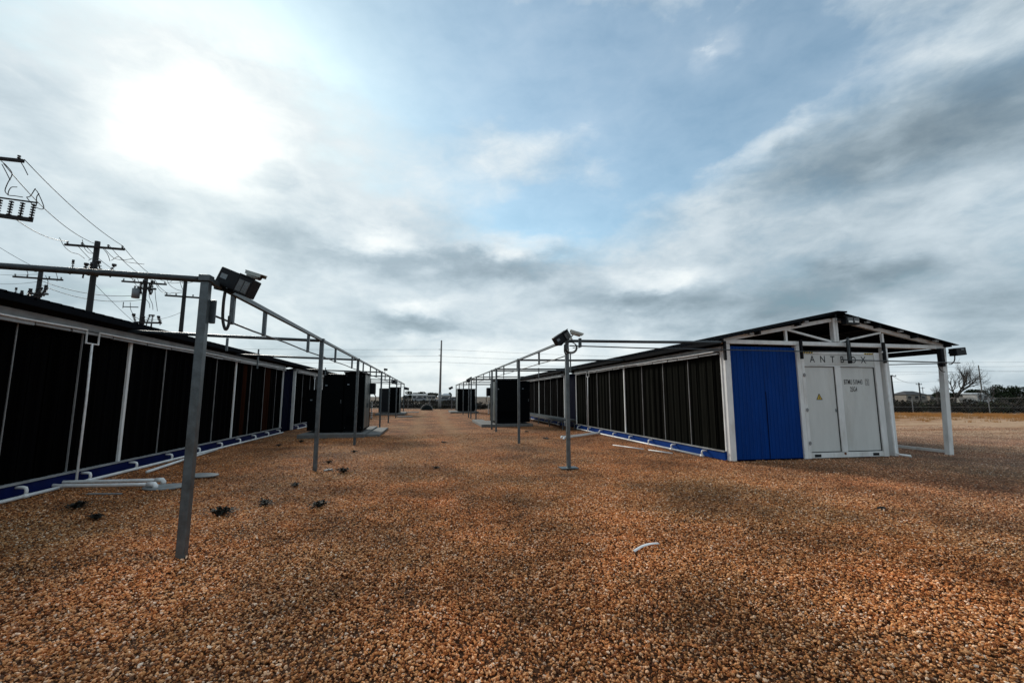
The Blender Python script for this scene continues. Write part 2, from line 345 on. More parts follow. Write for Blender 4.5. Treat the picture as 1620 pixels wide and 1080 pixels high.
def build_ground():
    xs = np.unique(np.concatenate([[-2500, -800, -300, -120, -60], np.arange(-30, 60, 1.5), [70, 100, 160, 300, 800, 2500]]))
    ys = np.unique(np.concatenate([[-60, -20], np.arange(-6, 60, 1.5), [70, 90, 120, 160, 220, 300, 450, 800, 3500]]))
    XX, YY = np.meshgrid(xs, ys); ZZ = np.zeros_like(XX)
    v = np.stack([XX, YY, ZZ], -1).reshape(-1, 3); w = len(xs); f = []
    for j in range(len(ys) - 1):
        for i in range(w - 1): a = j*w + i; f.append((a, a+1, a+1+w, a+w))
    me = bpy.data.meshes.new('ground'); me.from_pydata(v.tolist(), [], f); me.materials.append(M['ground'])
    tag(link(bpy.data.objects.new('ground', me)), kind='structure')
build_ground()

def stone_material():
    m = bpy.data.materials.new('river gravel'); m.use_nodes = True; nt = m.node_tree; N = nt.nodes.new; L = nt.links.new
    b = nt.nodes['Principled BSDF']; b.inputs['Roughness'].default_value = .8; b.inputs['Specular IOR Level'].default_value = .2
    oi = N('ShaderNodeObjectInfo'); cr = N('ShaderNodeValToRGB'); L(oi.outputs['Random'], cr.inputs[0]); e = cr.color_ramp.elements
    e[0].color = (.07, .023, .008, 1); e[1].position = 1; e[1].color = (.88, .68, .52, 1)
    for p_, c_ in ((.14, (.22, .070, .019)), (.32, (.46, .165, .050)), (.58, (.64, .280, .098)), (.82, (.74, .39, .18)), (.95, (.85, .56, .36))): q = e.new(p_); q.color = (*c_, 1)
    g = N('ShaderNodeNewGeometry')
    def noise(s, d=5):
        n = N('ShaderNodeTexNoise'); n.inputs['Scale'].default_value = s; n.inputs['Detail'].default_value = d; n.inputs['Roughness'].default_value = .65; L(g.outputs['Position'], n.inputs['Vector']); return n.outputs['Fac']
    def mr(x, a, b_, c, d):
        r = N('ShaderNodeMapRange'); r.inputs[1].default_value = a; r.inputs[2].default_value = b_; r.inputs[3].default_value = c; r.inputs[4].default_value = d; L(x, r.inputs[0]); return r.outputs[0]
    mm = N('ShaderNodeMath'); mm.operation = 'MULTIPLY'; L(mr(noise(.55, 8), .36, .60, .48, 1.2), mm.inputs[0]); L(mr(noise(90, 3), .3, .7, .8, 1.2), mm.inputs[1])
    v = N('ShaderNodeVectorMath'); v.operation = 'SCALE'; L(cr.outputs[0], v.inputs[0]); L(mm.outputs[0], v.inputs['Scale'])
    mx = N('ShaderNodeMix'); mx.data_type = 'RGBA'; mx.blend_type = 'MULTIPLY'; mx.inputs['Factor'].default_value = 1; L(v.outputs[0], mx.inputs['A'])
    t = N('ShaderNodeMix'); t.data_type = 'RGBA'; L(mr(noise(.23, 4), .35, .65, 0, 1), t.inputs['Factor']); t.inputs['A'].default_value = (.86, .98, 1.08, 1); t.inputs['B'].default_value = (1.12, .95, .83, 1)
    L(t.outputs['Result'], mx.inputs['B'])
    sx = N('ShaderNodeSeparateXYZ'); L(g.outputs['Position'], sx.inputs[0])
    gx = N('ShaderNodeMix'); gx.data_type = 'RGBA'; L(mr(sx.outputs[0], 5.5, 15.0, 0.0, .55), gx.inputs['Factor']); L(mx.outputs['Result'], gx.inputs['A'])
    hs = N('ShaderNodeHueSaturation'); hs.inputs['Saturation'].default_value = .45; L(mx.outputs['Result'], hs.inputs['Color']); L(hs.outputs[0], gx.inputs['B'])
    L(gx.outputs['Result'], b.inputs['Base Color'])
    return m
M['stone'] = stone_material()
M['grit'] = mat('grit with gap shade painted in', (.055, .024, .011), .95, 0, .4, 40, .6, 60, spec=.1)  # near grit darkened so its colour carries the shade between stones
def build_gravel():
    # patch mesh with a density attribute; geometry nodes scatter pebbles over it
    cs = .5; cells = []
    for j in range(0, 46):
        for i in range(-34, 60):
            x, y = i*cs, .5 + j*cs
            if y < .9: continue
            d = ray(0, 0)
            F = x*_F.x + y*_F.y
            if F < 1.2: continue
            lat = x*_R.x + y*_R.y
            if abs(lat) > F*1.27 + 1.0: continue
            if x < -7.2 or (x > 7.4 and x < 12.9 and y > 9.9): continue
            if y > 19: continue
            dist = math.hypot(x, y)
            den = 4700 if dist < 5.0 else max(260, 4700 * math.exp(-(dist - 5.0)/2.8))
            cells.append((x, y, den))
    v, f, den = [], [], []
    idx = {}
    def vid(x, y, dn):
        k = (round(x, 2), round(y, 2))
        if k not in idx: idx[k] = len(v); v.append((x, y, 0.004)); den.append(dn)
        return idx[k]
    for x, y, dn in cells: f.append((vid(x, y, dn), vid(x+cs, y, dn), vid(x+cs, y+cs, dn), vid(x, y+cs, dn)))
    me = bpy.data.meshes.new('gravel'); me.from_pydata(v, [], f)
    a = me.attributes.new('density', 'FLOAT', 'POINT'); a.data.foreach_set('value', den)
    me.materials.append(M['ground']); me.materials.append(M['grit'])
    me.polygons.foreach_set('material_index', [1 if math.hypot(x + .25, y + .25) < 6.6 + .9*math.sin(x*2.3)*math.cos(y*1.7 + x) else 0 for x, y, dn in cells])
    o = link(bpy.data.objects.new('gravel', me)); tag(o, 'loose reddish brown gravel stones covering the near yard', 'gravel', kind='stuff')
    ng = bpy.data.node_groups.new('scatter', 'GeometryNodeTree'); ng.interface.new_socket('Geometry', in_out='INPUT', socket_type='NodeSocketGeometry'); ng.interface.new_socket('Geometry', in_out='OUTPUT', socket_type='NodeSocketGeometry')
    N = ng.nodes.new; L = ng.links.new
    gi = N('NodeGroupInput'); go = N('NodeGroupOutput')
    di = N('GeometryNodeDistributePointsOnFaces'); L(gi.outputs[0], di.inputs['Mesh'])
    na = N('GeometryNodeInputNamedAttribute'); na.data_type = 'FLOAT'; na.inputs['Name'].default_value = 'density'; L(na.outputs[0], di.inputs['Density'])
    di.inputs['Seed'].default_value = 3
    jn = N('GeometryNodeJoinGeometry')
    for k in range(5):
        ic = N('GeometryNodeMeshIcoSphere'); ic.inputs['Radius'].default_value = 1.0; ic.inputs['Subdivisions'].default_value = 1
        sp = N('GeometryNodeSetPosition'); L(ic.outputs['Mesh'], sp.inputs['Geometry'])
        nz = N('ShaderNodeTexNoise'); nz.noise_dimensions = '4D'; nz.inputs['W'].default_value = k*3.7; nz.inputs['Scale'].default_value = .8; nz.inputs['Detail'].default_value = 2
        sub = N('ShaderNodeVectorMath'); sub.operation = 'SUBTRACT'; L(nz.outputs['Color'], sub.inputs[0]); sub.inputs[1].default_value = (.5, .5, .5)
        scl = N('ShaderNodeVectorMath'); scl.operation = 'SCALE'; L(sub.outputs[0], scl.inputs[0]); scl.inputs['Scale'].default_value = 2.4
        L(scl.outputs[0], sp.inputs['Offset'])
        sm = N('GeometryNodeSetMaterial'); sm.inputs['Material'].default_value = M['stone']; L(sp.outputs[0], sm.inputs['Geometry'])
        ss = N('GeometryNodeSetShadeSmooth'); L(sm.outputs[0], ss.inputs[0]); ss.inputs['Shade Smooth'].default_value = False
        gt = N('GeometryNodeGeometryToInstance'); L(ss.outputs[0], gt.inputs[0]); L(gt.outputs[0], jn.inputs[0])
    iop = N('GeometryNodeInstanceOnPoints'); L(di.outputs['Points'], iop.inputs['Points']); L(jn.outputs[0], iop.inputs['Instance']); iop.inputs['Pick Instance'].default_value = True
    rr = N('FunctionNodeRandomValue'); rr.data_type = 'FLOAT_VECTOR'; rr.inputs[0].default_value = (-.45, -.45, 0); rr.inputs[1].default_value = (.45, .45, 6.28); L(rr.outputs[0], iop.inputs['Rotation'])
    rs = N('FunctionNodeRandomValue'); rs.data_type = 'FLOAT_VECTOR'; rs.inputs[0].default_value = (.8, .6, .5); rs.inputs[1].default_value = (1.35, 1.0, .9); rs.inputs['Seed'].default_value = 5
    ru = N('FunctionNodeRandomValue'); ru.data_type = 'FLOAT'; ru.inputs[2].default_value = .0; ru.inputs[3].default_value = 1.0; ru.inputs['Seed'].default_value = 9
    pw = N('ShaderNodeMath'); pw.operation = 'POWER'; L(ru.outputs[1], pw.inputs[0]); pw.inputs[1].default_value = 1.8
    ma = N('ShaderNodeMath'); ma.operation = 'MULTIPLY_ADD'; L(pw.outputs[0], ma.inputs[0]); ma.inputs[1].default_value = .0085; ma.inputs[2].default_value = .0054
    vs = N('ShaderNodeVectorMath'); vs.operation = 'SCALE'; L(rs.outputs[0], vs.inputs[0]); L(ma.outputs[0], vs.inputs['Scale']); L(vs.outputs[0], iop.inputs['Scale'])
    # heap the stones a little unevenly
    tr = N('GeometryNodeTranslateInstances'); L(iop.outputs[0], tr.inputs[0]); tr.inputs['Local Space'].default_value = False
    pos = N('GeometryNodeInputPosition'); nz = N('ShaderNodeTexNoise'); nz.inputs['Scale'].default_value = 2.2; nz.inputs['Detail'].default_value = 4; L(pos.outputs[0], nz.inputs['Vector'])
    rz = N('FunctionNodeRandomValue'); rz.data_type = 'FLOAT'; rz.inputs[2].default_value = -.006; rz.inputs[3].default_value = .020; rz.inputs['Seed'].default_value = 21
    mz = N('ShaderNodeMath'); mz.operation = 'MULTIPLY_ADD'; L(nz.outputs['Fac'], mz.inputs[0]); mz.inputs[1].default_value = .05; mz.inputs[2].default_value = -.021
    az_ = N('ShaderNodeMath'); L(mz.outputs[0], az_.inputs[0]); L(rz.outputs[1], az_.inputs[1])
    cz = N('ShaderNodeCombineXYZ'); L(az_.outputs[0], cz.inputs[2]); L(cz.outputs[0], tr.inputs['Translation'])
    j2 = N('GeometryNodeJoinGeometry'); L(tr.outputs[0], j2.inputs[0]); L(gi.outputs[0], j2.inputs[0]); L(j2.outputs[0], go.inputs[0])
    md = o.modifiers.new('scatter', 'NODES'); md.node_group = ng
build_gravel()

# ------------------------------------------------------------------ cooling buildings
def pad_meshes():
    out = []
    for k in range(3):
        b = MB(); n = 7; w = 1.0     # fluted face, unit height, unit width along y, proud along +x
        prof = [(.012 * math.sin(i * 2.1 + k) + (.012 if i % 2 else 0), i / n) for i in range(n + 1)]
        vs = [(x, y - .5, 0) for x, y in prof] + [(x, y - .5, 1) for x, y in prof] + [(-.05, -.5, 0), (-.05, .5, 0), (-.05, -.5, 1), (-.05, .5, 1)]
        fs = [(i, i+1, i+2+n, i+1+n) for i in range(n)]; q = 2*(n+1)
        fs += [(q, 0, n+1, q+2), (n, q+1, q+3, 2*n+1)] + [(q+1, q, q+2, q+3)] + [tuple([q+2] + [n+1+i for i in range(n+1)] + [q+3])]
        b.add(vs, fs); out.append(b)
    return out
PAD = pad_meshes()
def pad_mat(name, col, brown):
    m = mat(name, col, .95, 0, .35, 3.0, .3, 90, rand=.5, stretch=(1, 6, .25), spec=.02); return m
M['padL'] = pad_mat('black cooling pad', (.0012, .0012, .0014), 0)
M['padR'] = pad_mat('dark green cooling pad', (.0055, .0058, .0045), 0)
M['padbrown'] = mat('brown cooling pad', (.022, .007, .003), .95, 0, .3, 3, .4, 90, spec=.02, stretch=(1, 6, .25))
def sheet_wall(b, along, u0, u1, z0, z1, fixed, depth, pitch=.19, axis='x', sgn=-1):
    # ribbed steel sheet: flat pans with raised trapezoid ribs
    pts = []; u = u0
    while u < u1 - .02:
        for du, h in ((0, 0), (pitch*.68, 0), (pitch*.76, 1), (pitch*.92, 1)):
            if u + du < u1: pts.append((u + du, h * depth))
        u += pitch
    pts.append((u1, 0)); n = len(pts); vs = []
    for z in (z0, z1):
        for (u, h) in pts:
            vs.append((u, fixed + sgn*h, z) if axis == 'x' else (fixed + sgn*h, u, z))
    fs = [(i, i+1, i+1+n, i+n) for i in range(n-1)]
    b.add(vs, fs)

def cooling_building(sd, W, y0, y1, bays, first_post, pitch, zo, label, padk, brown=(), down_at=None, outlet=None, gable=False, far=False, ytrim=None):
    """sd=+1 right of the aisle, -1 left; W distance of the pad wall from the axis; u runs into the building"""
    t = thing('cooling_building', label, 'building', (sd*(W + 1.5), (y0 + y1)/2, 0))
    X = lambda u: sd*(W + u)
    H = 2.93 + zo
    # clad body behind the pads, blue end sections
    b = MB(); b.box(X(.10), X(4.95) if not gable else X(2.12), y0 + .06, y1, .02, H - .08); b.build('body', 'navy', t)
    ypad0 = min(bays); ypad1 = max(bays)
    # blue panels in the wall plane at the ends
    if ypad0 - y0 > .3 and not gable:
        b = MB(); sheet_wall(b, 'y', y0 + .05, ypad0 - .05, .02, H - .1, X(.06), .02, .2, 'y', -sd); b.build('end_panel', 'navy', t)
    if y1 - ypad1 > .3:
        b = MB(); sheet_wall(b, 'y', ypad1 + .05, y1 - .02, .02, H - .1, X(.06), .02, .2, 'y', -sd); b.build('end_panel', 'navy', t)
    # base channel and lip
    b = MB().box(X(-.05), X(.095), ypad0, ypad1, .02, .235); b.build('base_channel', 'blue' if sd > 0 else 'blueshade', t, bev=.006)
    b = MB().box(X(-.075), X(.09), ypad0, ypad1, .238, .252).box(X(-.078), X(-.066), ypad0, ypad1, .228, .262); b.build('drip_edge', 'greywhite', t)
    # top beam, spray tray and header pipe
    MB().box(X(-.06), X(.095), ypad0 - .06, ypad1 + .06, 2.80 + zo, H).build('top_beam', 'greywhite', t, bev=.006)
    tr = MB(); y = ypad0
    while y < ypad1 - .3:
        L_ = min(random.uniform(.5, 1.5), ypad1 - y); tr.box(X(-.115 - random.random()*.02), X(-.062), y, y + L_ - .04, 2.715 + zo + random.uniform(-.01, .012), 2.772 + zo + random.uniform(-.012, .01)); y += L_
    tr.build('spray_tray', 'greywhite', t)
    hp = MB(); yy = ypad0; pts = []
    cuts = [ypad0 + .1, ypad1 - .1]
    if down_at: cuts = [ypad0 + .1, down_at - .16, None, down_at + .16, ypad1 - .1]
    cur = []
    zt = 2.79 + zo
    def seg(a, c):
        n = max(2, int((c - a)/1.2)); return [(X(-.15), a + (c - a)*i/n, zt + random.uniform(-.012, .012)) for i in range(n + 1)]
    if down_at:
        hp.path(seg(cuts[0], cuts[1]) + [(X(-.15), down_at - .155, zt - .24), (X(-.15), down_at + .155, zt - .24)] + seg(cuts[3], cuts[4]), .017, 6)
    else: hp.path(seg(cuts[0], cuts[1]), .017, 6)
    hp.build('header_pipe', 'pvc', t)
    if down_at:
        MB().path([(X(-.15), down_at, zt - .24), (X(-.16), down_at + .01, 1.6), (X(-.2), down_at - .05, .1)], .02, 8).build('downpipe', 'pvc', t, True)
    # posts and strips
    for i, yb in enumerate(bays):
        thick = (i == 0) or (i == len(bays) - 1) or ((i - first_post) % 4 == 0)
        w = .036 if thick else .009
        if i in (0, len(bays)-1): w = .022
        MB().box(X(-.022 if thick else -.004), X(.034 if thick else .02), yb - w, yb + w, .256, 2.80 + zo).build('frame_post' if thick else 'frame_strip', 'white' if thick else 'stripgrey', t)
    if gable is False and not far:
        MB().box(X(-.062), X(.08), ypad0 - .12, ypad0 - .035, .02, 2.80 + zo).build('frame_post', 'white', t)
    # cooling pads, four to a bay
    meshes = [PAD[k].mesh('cooling_pad', padk) for k in range(3)]; bm_ = PAD[1].mesh('cooling_pad', 'padbrown')
    npad = 4 if not far else 2
    for i in range(len(bays) - 1):
        a, c = bays[i], bays[i+1]; w = (c - a - .05)/npad
        for k in range(npad):
            isb = (i, k) in brown
            place('cooling_pad', bm_ if isb else meshes[(i*5 + k*3) % 3], (X(.035 - random.uniform(0, .02)), a + .025 + w*(k + .5), .256), t, rot=(0, 0, math.pi if sd > 0 else 0), scale=(1, w - .008, 2.54 + zo))
    # drain manifold along the foot of the wall
    ya, yb2 = bays[0], bays[-1]
    zc = .05; up = X(-.2)
    if outlet:
        b = MB(); segs = [(ya + .25 if not gable else ya + .75, outlet - .06), (outlet + .10, yb2 - .2)]
        for a, c in segs: b.path([(up, a, zc), (up, c, zc)], .029, 10)
        b.build('drain_pipe', 'pvc', t, True)
    else:
        MB().path([(up, ya + .3, zc), (up, yb2 - .2, zc)], .029, 10).build('drain_pipe', 'pvc', t, True)
    for i in range(len(bays) - 1):
        ye = bays[i] + (.75 if sd > 0 else .3)
        if far and i % 2: continue
        MB().path([(X(-.03), ye, .185), (X(-.15), ye, .185), (X(-.188), ye, .175), (X(-.2), ye, .14), (X(-.2), ye, zc)], .025, 8).build('elbow', 'pvc', t, True)
        if not far: MB().path([(up, ye - .05, zc), (up, ye + .05, zc)], .036, 10).build('coupling', 'pvc', t, True)
    # roof: two ribbed slopes
    e0, e1, ap = -.30, 7.42, 3.5; ze0, zap, ze1 = 3.07 + zo*1.3, 3.90 + zo, 3.10 + zo
    ry0, ry1 = (y0 - .22, y1 + .1)
    def slope(ua, za, ub, zb):
        b = MB(); pts = []; y = ry0
        while y < ry1:
            for dy, h in ((0, 0), (.14, 0), (.16, .028), (.19, .028), (.21, 0)):
                if y + dy <= ry1: pts.append((y + dy, h))
            y += .25
        n = len(pts); vs = []
        for th in (0, -.012):
            for (u, z) in ((ua, za), (ub, zb)):
                for (yy_, h) in pts: vs.append((X(u), yy_, z + h + th))
        fs = [(i, i+1, i+1+n, i+n) for i in range(n-1)] + [(2*n+i+n, 2*n+i+1+n, 2*n+i+1, 2*n+i) for i in range(n-1)]
        fs += [(i, 2*n+i, 2*n+i+1, i+1) for i in range(n-1)] + [(n+i+1, 3*n+i+1, 3*n+i, n+i) for i in range(n-1)] + [(0, n, 3*n, 2*n), (n-1, 3*n-1, 4*n-1, 2*n-1)]
        return b.add(vs, fs)
    slope(e0, ze0, ap, zap).build('roof_slope', 'roof', t); slope(ap, zap, e1, ze1).build('roof_slope', 'roof', t)
    MB().box(X(ap - .16), X(ap + .16), ry0 - .02, ry1, zap - .005, zap + .034).build('ridge_cap', 'roof', t)
    if not far:
        for u in (-.16, .95, 2.2, 3.35, 3.65, 4.8, 6.05, 7.2):
            z = (ze0 + (zap - ze0)*(u - e0)/(ap - e0)) if u < ap else (zap + (ze1 - zap)*(u - ap)/(e1 - ap))
            MB().box(X(u - .03), X(u + .03), ry0 + .05, ry1 - .05, z - .105, z - .014).build('purlin', 'roofunder', t)
    else:
        MB().box(X(e0 + .05), X(e0 + .12), ry0 + .05, ry1 - .05, ze0 - .13, ze0 - .012).build('purlin', 'roofunder', t)
    # eave fascia strip
    MB().box(X(e0 + .0), X(e0 + .035), ry0 + .02, ry1 - .02, ze0 - .11, ze0 - .014).build('fascia', 'roof', t)
    # closing soffit between wall head and roof
    MB().box(X(.0), X(.06), y0 + .05, y1, H + .002, ze0 - .0).build('wall_head', 'roofunder', t)
    return t, X

RB = [9.99 + .05 + 0.0] + [11.55, 12.95, 14.38, 15.8, 17.22, 18.6, 20.0, 21.42]
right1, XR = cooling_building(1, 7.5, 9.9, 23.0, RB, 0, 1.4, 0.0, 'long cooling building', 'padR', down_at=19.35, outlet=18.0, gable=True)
right1['label'] = 'long cooling building on the right with blue end wall and open white gable truss'
RB2 = [23.25 + .12 + i*1.43 for i in range(9)]
right2, _ = cooling_building(1, 7.5, 23.02, 36.0, RB2, 0, 1.43, 0.0, 'second cooling building on the right, behind the dark transformer and grey catwalk', 'padL', gable=False)
RB3 = [38.0 + i*1.43 for i in range(8)]
right3, _ = cooling_building(1, 7.5, 37.4, 49.5, RB3, 0, 1.43, 0.0, 'farthest cooling building on the right, beyond the second transformer', 'padL', far=True)
LB = [10.96 + 1.355*(i - 6) for i in range(6)] + [10.96 + 1.36*i for i in range(8)] + [21.4]
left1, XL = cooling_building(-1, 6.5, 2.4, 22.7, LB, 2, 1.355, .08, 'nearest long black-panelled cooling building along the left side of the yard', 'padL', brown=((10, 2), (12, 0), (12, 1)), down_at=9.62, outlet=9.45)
LB2 = [23.2 + i*1.43 for i in range(9)]
left2, _ = cooling_building(-1, 6.5, 22.72, 36.0, LB2, 0, 1.43, .08, 'second cooling building on the left, half hidden behind the nearer dark transformer', 'padL', down_at=26.4)
LB3 = [38.0 + i*1.43 for i in range(8)]
left3, _ = cooling_building(-1, 6.5, 37.4, 49.5, LB3, 0, 1.43, .08, 'farthest cooling building on the left, beyond the farther transformer', 'padL', far=True)

# front of the right building: blue wall, corner post, truss, outer post
def front():
    t = right1; Yf = 9.97
    for (a, c) in ((7.68, 8.66), (8.665, 9.66)):
        b = MB(); sheet_wall(b, 'x', a, c, .03, 2.93, Yf - .03, .009, .11); b.build('blue_panel', 'blue', t)
    MB().box(7.5, 7.665, Yf - .075, Yf + .08, .02, 2.99).build('corner_post', 'white', t, bev=.006)
    MB().box(9.665, 9.79, Yf - .075, Yf + .08, .02, 2.99).build('corner_post', 'white', t, bev=.006)
    MB().box(7.69, 9.64, Yf - .06, Yf - .045, .02, .05).build('sill_trim', 'navy', t)
    MB().box(12.53, 12.66, Yf - .075, Yf + .08, .02, 2.99).build('corner_post', 'white', t, bev=.006)
    MB().box(7.48, 14.62, Yf - .09, Yf + .05, 2.995, 3.10).build('bottom_chord', 'white', t, bev=.006)
    MB().bar((7.4, Yf - .02, 3.07), (10.90, Yf - .02, 3.73), .09, .10).build('top_chord', 'white', t, bev=.005)
    MB().bar((14.75, Yf - .02, 3.09), (11.16, Yf - .02, 3.74), .09, .10).build('top_chord', 'white', t, bev=.005)
    for x0, x1 in ((10.89, 10.97), (10.985, 11.045)):
        MB().box(x0, x1, Yf - .1, Yf + .02, 3.11, 3.78).build('king_post', 'white', t, bev=.004)
    MB().box(9.39, 9.45, Yf - .05, Yf + .01, 3.105, 3.40).build('web_strut', 'white', t)
    MB().bar((9.46, Yf - .02, 3.42), (10.85, Yf - .02, 3.13), .05, .05).build('web_strut', 'white', t)
    MB().box(12.55, 12.61, Yf - .05, Yf + .01, 3.105, 3.40).build('web_strut', 'white', t)
    MB().bar((12.54, Yf - .02, 3.42), (11.12, Yf - .02, 3.13), .05, .05).build('web_strut', 'white', t)
    # outer posts along the open bay
    for y in (Yf, 15.7, 21.4):
        MB().bar((14.47, y - .02, 0), (14.66, y - .02, 3.06), .13, .15).build('outer_post', 'white', t, bev=.006)
    MB().box(14.50, 14.56, Yf + .1, 23.0, .045, .12).build('base_rail', 'white', t)
    MB().box(14.45, 14.60, Yf + .06, 22.9, 2.86, 3.0).build('eave_beam', 'roofunder', t)
    MB().box(12.8, 12.9, Yf + .1, 22.9, 2.90, 3.0).build('eave_beam', 'roofunder', t)
    # small block ends of the purlins
    for x in (8.2, 9.9, 11.9, 13.0, 14.2):
        z = 3.07 + (3.9 - 3.07)*(x - 7.2)/3.8 if x < 11 else 3.9 - .8*(x - 11)/3.92
        MB().box(x - .06, x + .06, 9.72, 9.80, z - .07, z - .022).build('purlin_end', 'greywhite', t)
    # rain downpipes at the container corner
    MB().path([(12.36, 9.82, 2.86), (12.42, 9.82, 2.83), (12.43, 9.82, 2.7), (12.46, 9.83, .12), (12.55, 9.75, .07), (12.75, 9.68, .05), (12.76, 9.68, .01)], .032, 8).build('downpipe', 'pvc', t, True)
    # cladding seam repair
    MB().box(8.656, 8.668, Yf - .046, Yf - .040, .06, 1.75).build('seam_strip', 'navy', t)
front()

def text_mesh(s, size, xs=1.0):
    cu = bpy.data.curves.new('lettering', 'FONT'); cu.body = s; cu.size = size; cu.align_x = 'CENTER'; cu.align_y = 'CENTER'; cu.extrude = .0015; cu.offset = .006*size; cu.resolution_u = 4
    o = bpy.data.objects.new('lettering', cu); COL.objects.link(o)
    dg = bpy.context.evaluated_depsgraph_get(); me = bpy.data.meshes.new_from_object(o.evaluated_get(dg)); bpy.data.objects.remove(o)
    for v in me.vertices: v.co.x *= xs
    return me
def put_text(s, size, x, y, z, parent, xs=1.0, bold=0.0):
    me = text_mesh(s, size, xs); me.materials.clear(); me.materials.append(M['text']); me.name = 'lettering'
    o = bpy.data.objects.new('lettering', me); link(o, parent); o.rotation_euler = (R(90), 0, 0); o.location = Vector((x, y, z)) - origin(parent); return o
def container():
    t = thing('shipping_container', 'white steel container with two doors and black lettering at the gable end', 'container', (11.15, 12.9, 0))
    Y0 = 9.93; x0, x1 = 9.80, 12.34
    MB().box(x0, x1 + .02, Y0 + .10, Y0 + 12.2, .1, 2.84).build('body', 'white', t)
    # end frame
    MB().box(x0, x0 + .09, Y0 - .03, Y0 + .098, .02, 2.84).build('corner_post', 'white', t, bev=.006)
    MB().box(x1 - .16, x1 + .02, Y0 - .03, Y0 + .098, .02, 2.84).build('corner_post', 'white', t, bev=.006)
    MB().box(x0 + .092, x1 - .162, Y0 - .02, Y0 + .098, 2.77, 2.84).build('top_rail', 'white', t, bev=.005)
    MB().box(x0 + .092, x1 - .162, Y0 - .02, Y0 + .098, .03, .165).build('bottom_rail', 'white', t, bev=.005)
    hd = MB().box(x0 + .095, x1 - .165, Y0 - .008, Y0 + .09, 2.475, 2.765).build('header_panel', 'door', t, bev=.004)
    for ch, x in zip('ANTBOX', (10.17, 10.50, 10.82, 11.13, 11.50, 11.83)):
        put_text(ch, .255, x, Y0 - .0105, 2.625, hd, .9)
    MB().box(x0 + .095, x1 - .165, Y0 - .014, Y0 + .09, 2.44, 2.470).build('lintel', 'white', t, bev=.004)
    xm0, xm1 = 10.86, 11.04
    MB().box(xm0, xm1, Y0 - .022, Y0 + .09, .17, 2.437).build('centre_stile', 'white', t, bev=.005)
    for k, (a, c) in enumerate(((x0 + .11, xm0 - .012), (xm1 + .012, x1 - .178))):
        d = MB().box(a, c, Y0 + .022, Y0 + .09, .185, 2.425).build('door', 'door', t, bev=.004)
        g = MB(); w = .008
        g.box(a - .012, a - .001, Y0 + .015, Y0 + .05, .17, 2.437).box(c + .001, c + .010, Y0 + .004, Y0 + .05, .17, 2.437).box(a - .001, c + .001, Y0 + .006, Y0 + .05, 2.427, 2.438).box(a - .001, c + .001, Y0 + .006, Y0 + .05, .171, .183)
        g.build('door_seal', 'rubber', d)
        if k == 1:
            put_text('BTMU 510443', .185, 11.46, Y0 + .0195, 2.02, d, .56)
            put_text('2', .15, 11.92, Y0 + .0195, 2.02, d, .72)
            fr = MB(); 
            for (p, q, r_, s_) in ((11.87, 11.97, 2.095, 2.105), (11.87, 11.97, 1.935, 1.945), (11.862, 11.869, 1.935, 2.105), (11.971, 11.978, 1.935, 2.105)): fr.box(p, q, Y0 + .018, Y0 + .021, r_, s_)
            fr.build('lettering', 'text', d)
            put_text('25G4', .185, 11.45, Y0 + .0195, 1.82, d, .56)
        else:
            sx, sz, h = 10.32, 1.60, .085
            def tri(r, y, mt, nm):
                vs = [(sx + r*math.sin(2*math.pi*i/3), y, sz + r*math.cos(2*math.pi*i/3)) for i in range(3)]
                b = MB().add(vs + [(p[0], p[1] + .004, p[2]) for p in vs], [(0, 1, 2), (5, 4, 3), (0, 3, 4, 1), (1, 4, 5, 2), (2, 5, 3, 0)]); return b.build(nm, mt, d)
            tri(.115, Y0 + .018, 'text', 'warning_sign'); tri(.080, Y0 + .0165, 'yellow', 'warning_sign')
            MB().add([(sx + p*.9, Y0 + .0125, sz + q*.9) for p, q in ((.012, .055), (-.028, -.005), (-.002, -.003), (-.014, -.045), (.030, .012), (.004, .010))], [(0, 1, 2, 5), (2, 3, 4, 5)]).build('warning_sign', 'text', d)
            MB().box(c - .05, c - .03, Y0 + .005, Y0 + .021, 1.22, 1.30).build('handle', 'galv', d)
    # striped top corner labels
    for cx in (10.04, 12.02):
        st = MB(); s2 = MB(); st.box(cx - .15, cx + .15, Y0 - .0245, Y0 - .0205, 2.785, 2.825)
        for k in range(4):
            xx = cx - .14 + k*.075; s2.add([(xx, Y0 - .026, 2.785), (xx + .035, Y0 - .026, 2.785), (xx + .06, Y0 - .026, 2.825), (xx + .025, Y0 - .026, 2.825)], [(0, 1, 2, 3)])
        w = st.build('hazard_label', 'yellow', t); s2.build('stripe', 'text', w)
    # forklift pockets, hinges, lashing bolt
    for cx in (10.08, 11.93): MB().box(cx - .10, cx + .10, Y0 - .024, Y0 - .0205, .055, .125).build('fork_pocket', 'black', t)
    for z in (.42, 1.28, 2.2): MB().path([(x0 + .05, Y0 - .045, z - .05), (x0 + .05, Y0 - .045, z + .05)], .014, 8).box(x0 + .02, x0 + .10, Y0 - .04, Y0 - .031, z - .03, z + .03).build('hinge', 'greywhite', t)
    MB().box(10.91, 10.97, Y0 - .03, Y0 - .0225, .10, .16).build('bolt', 'rust', t)
container()

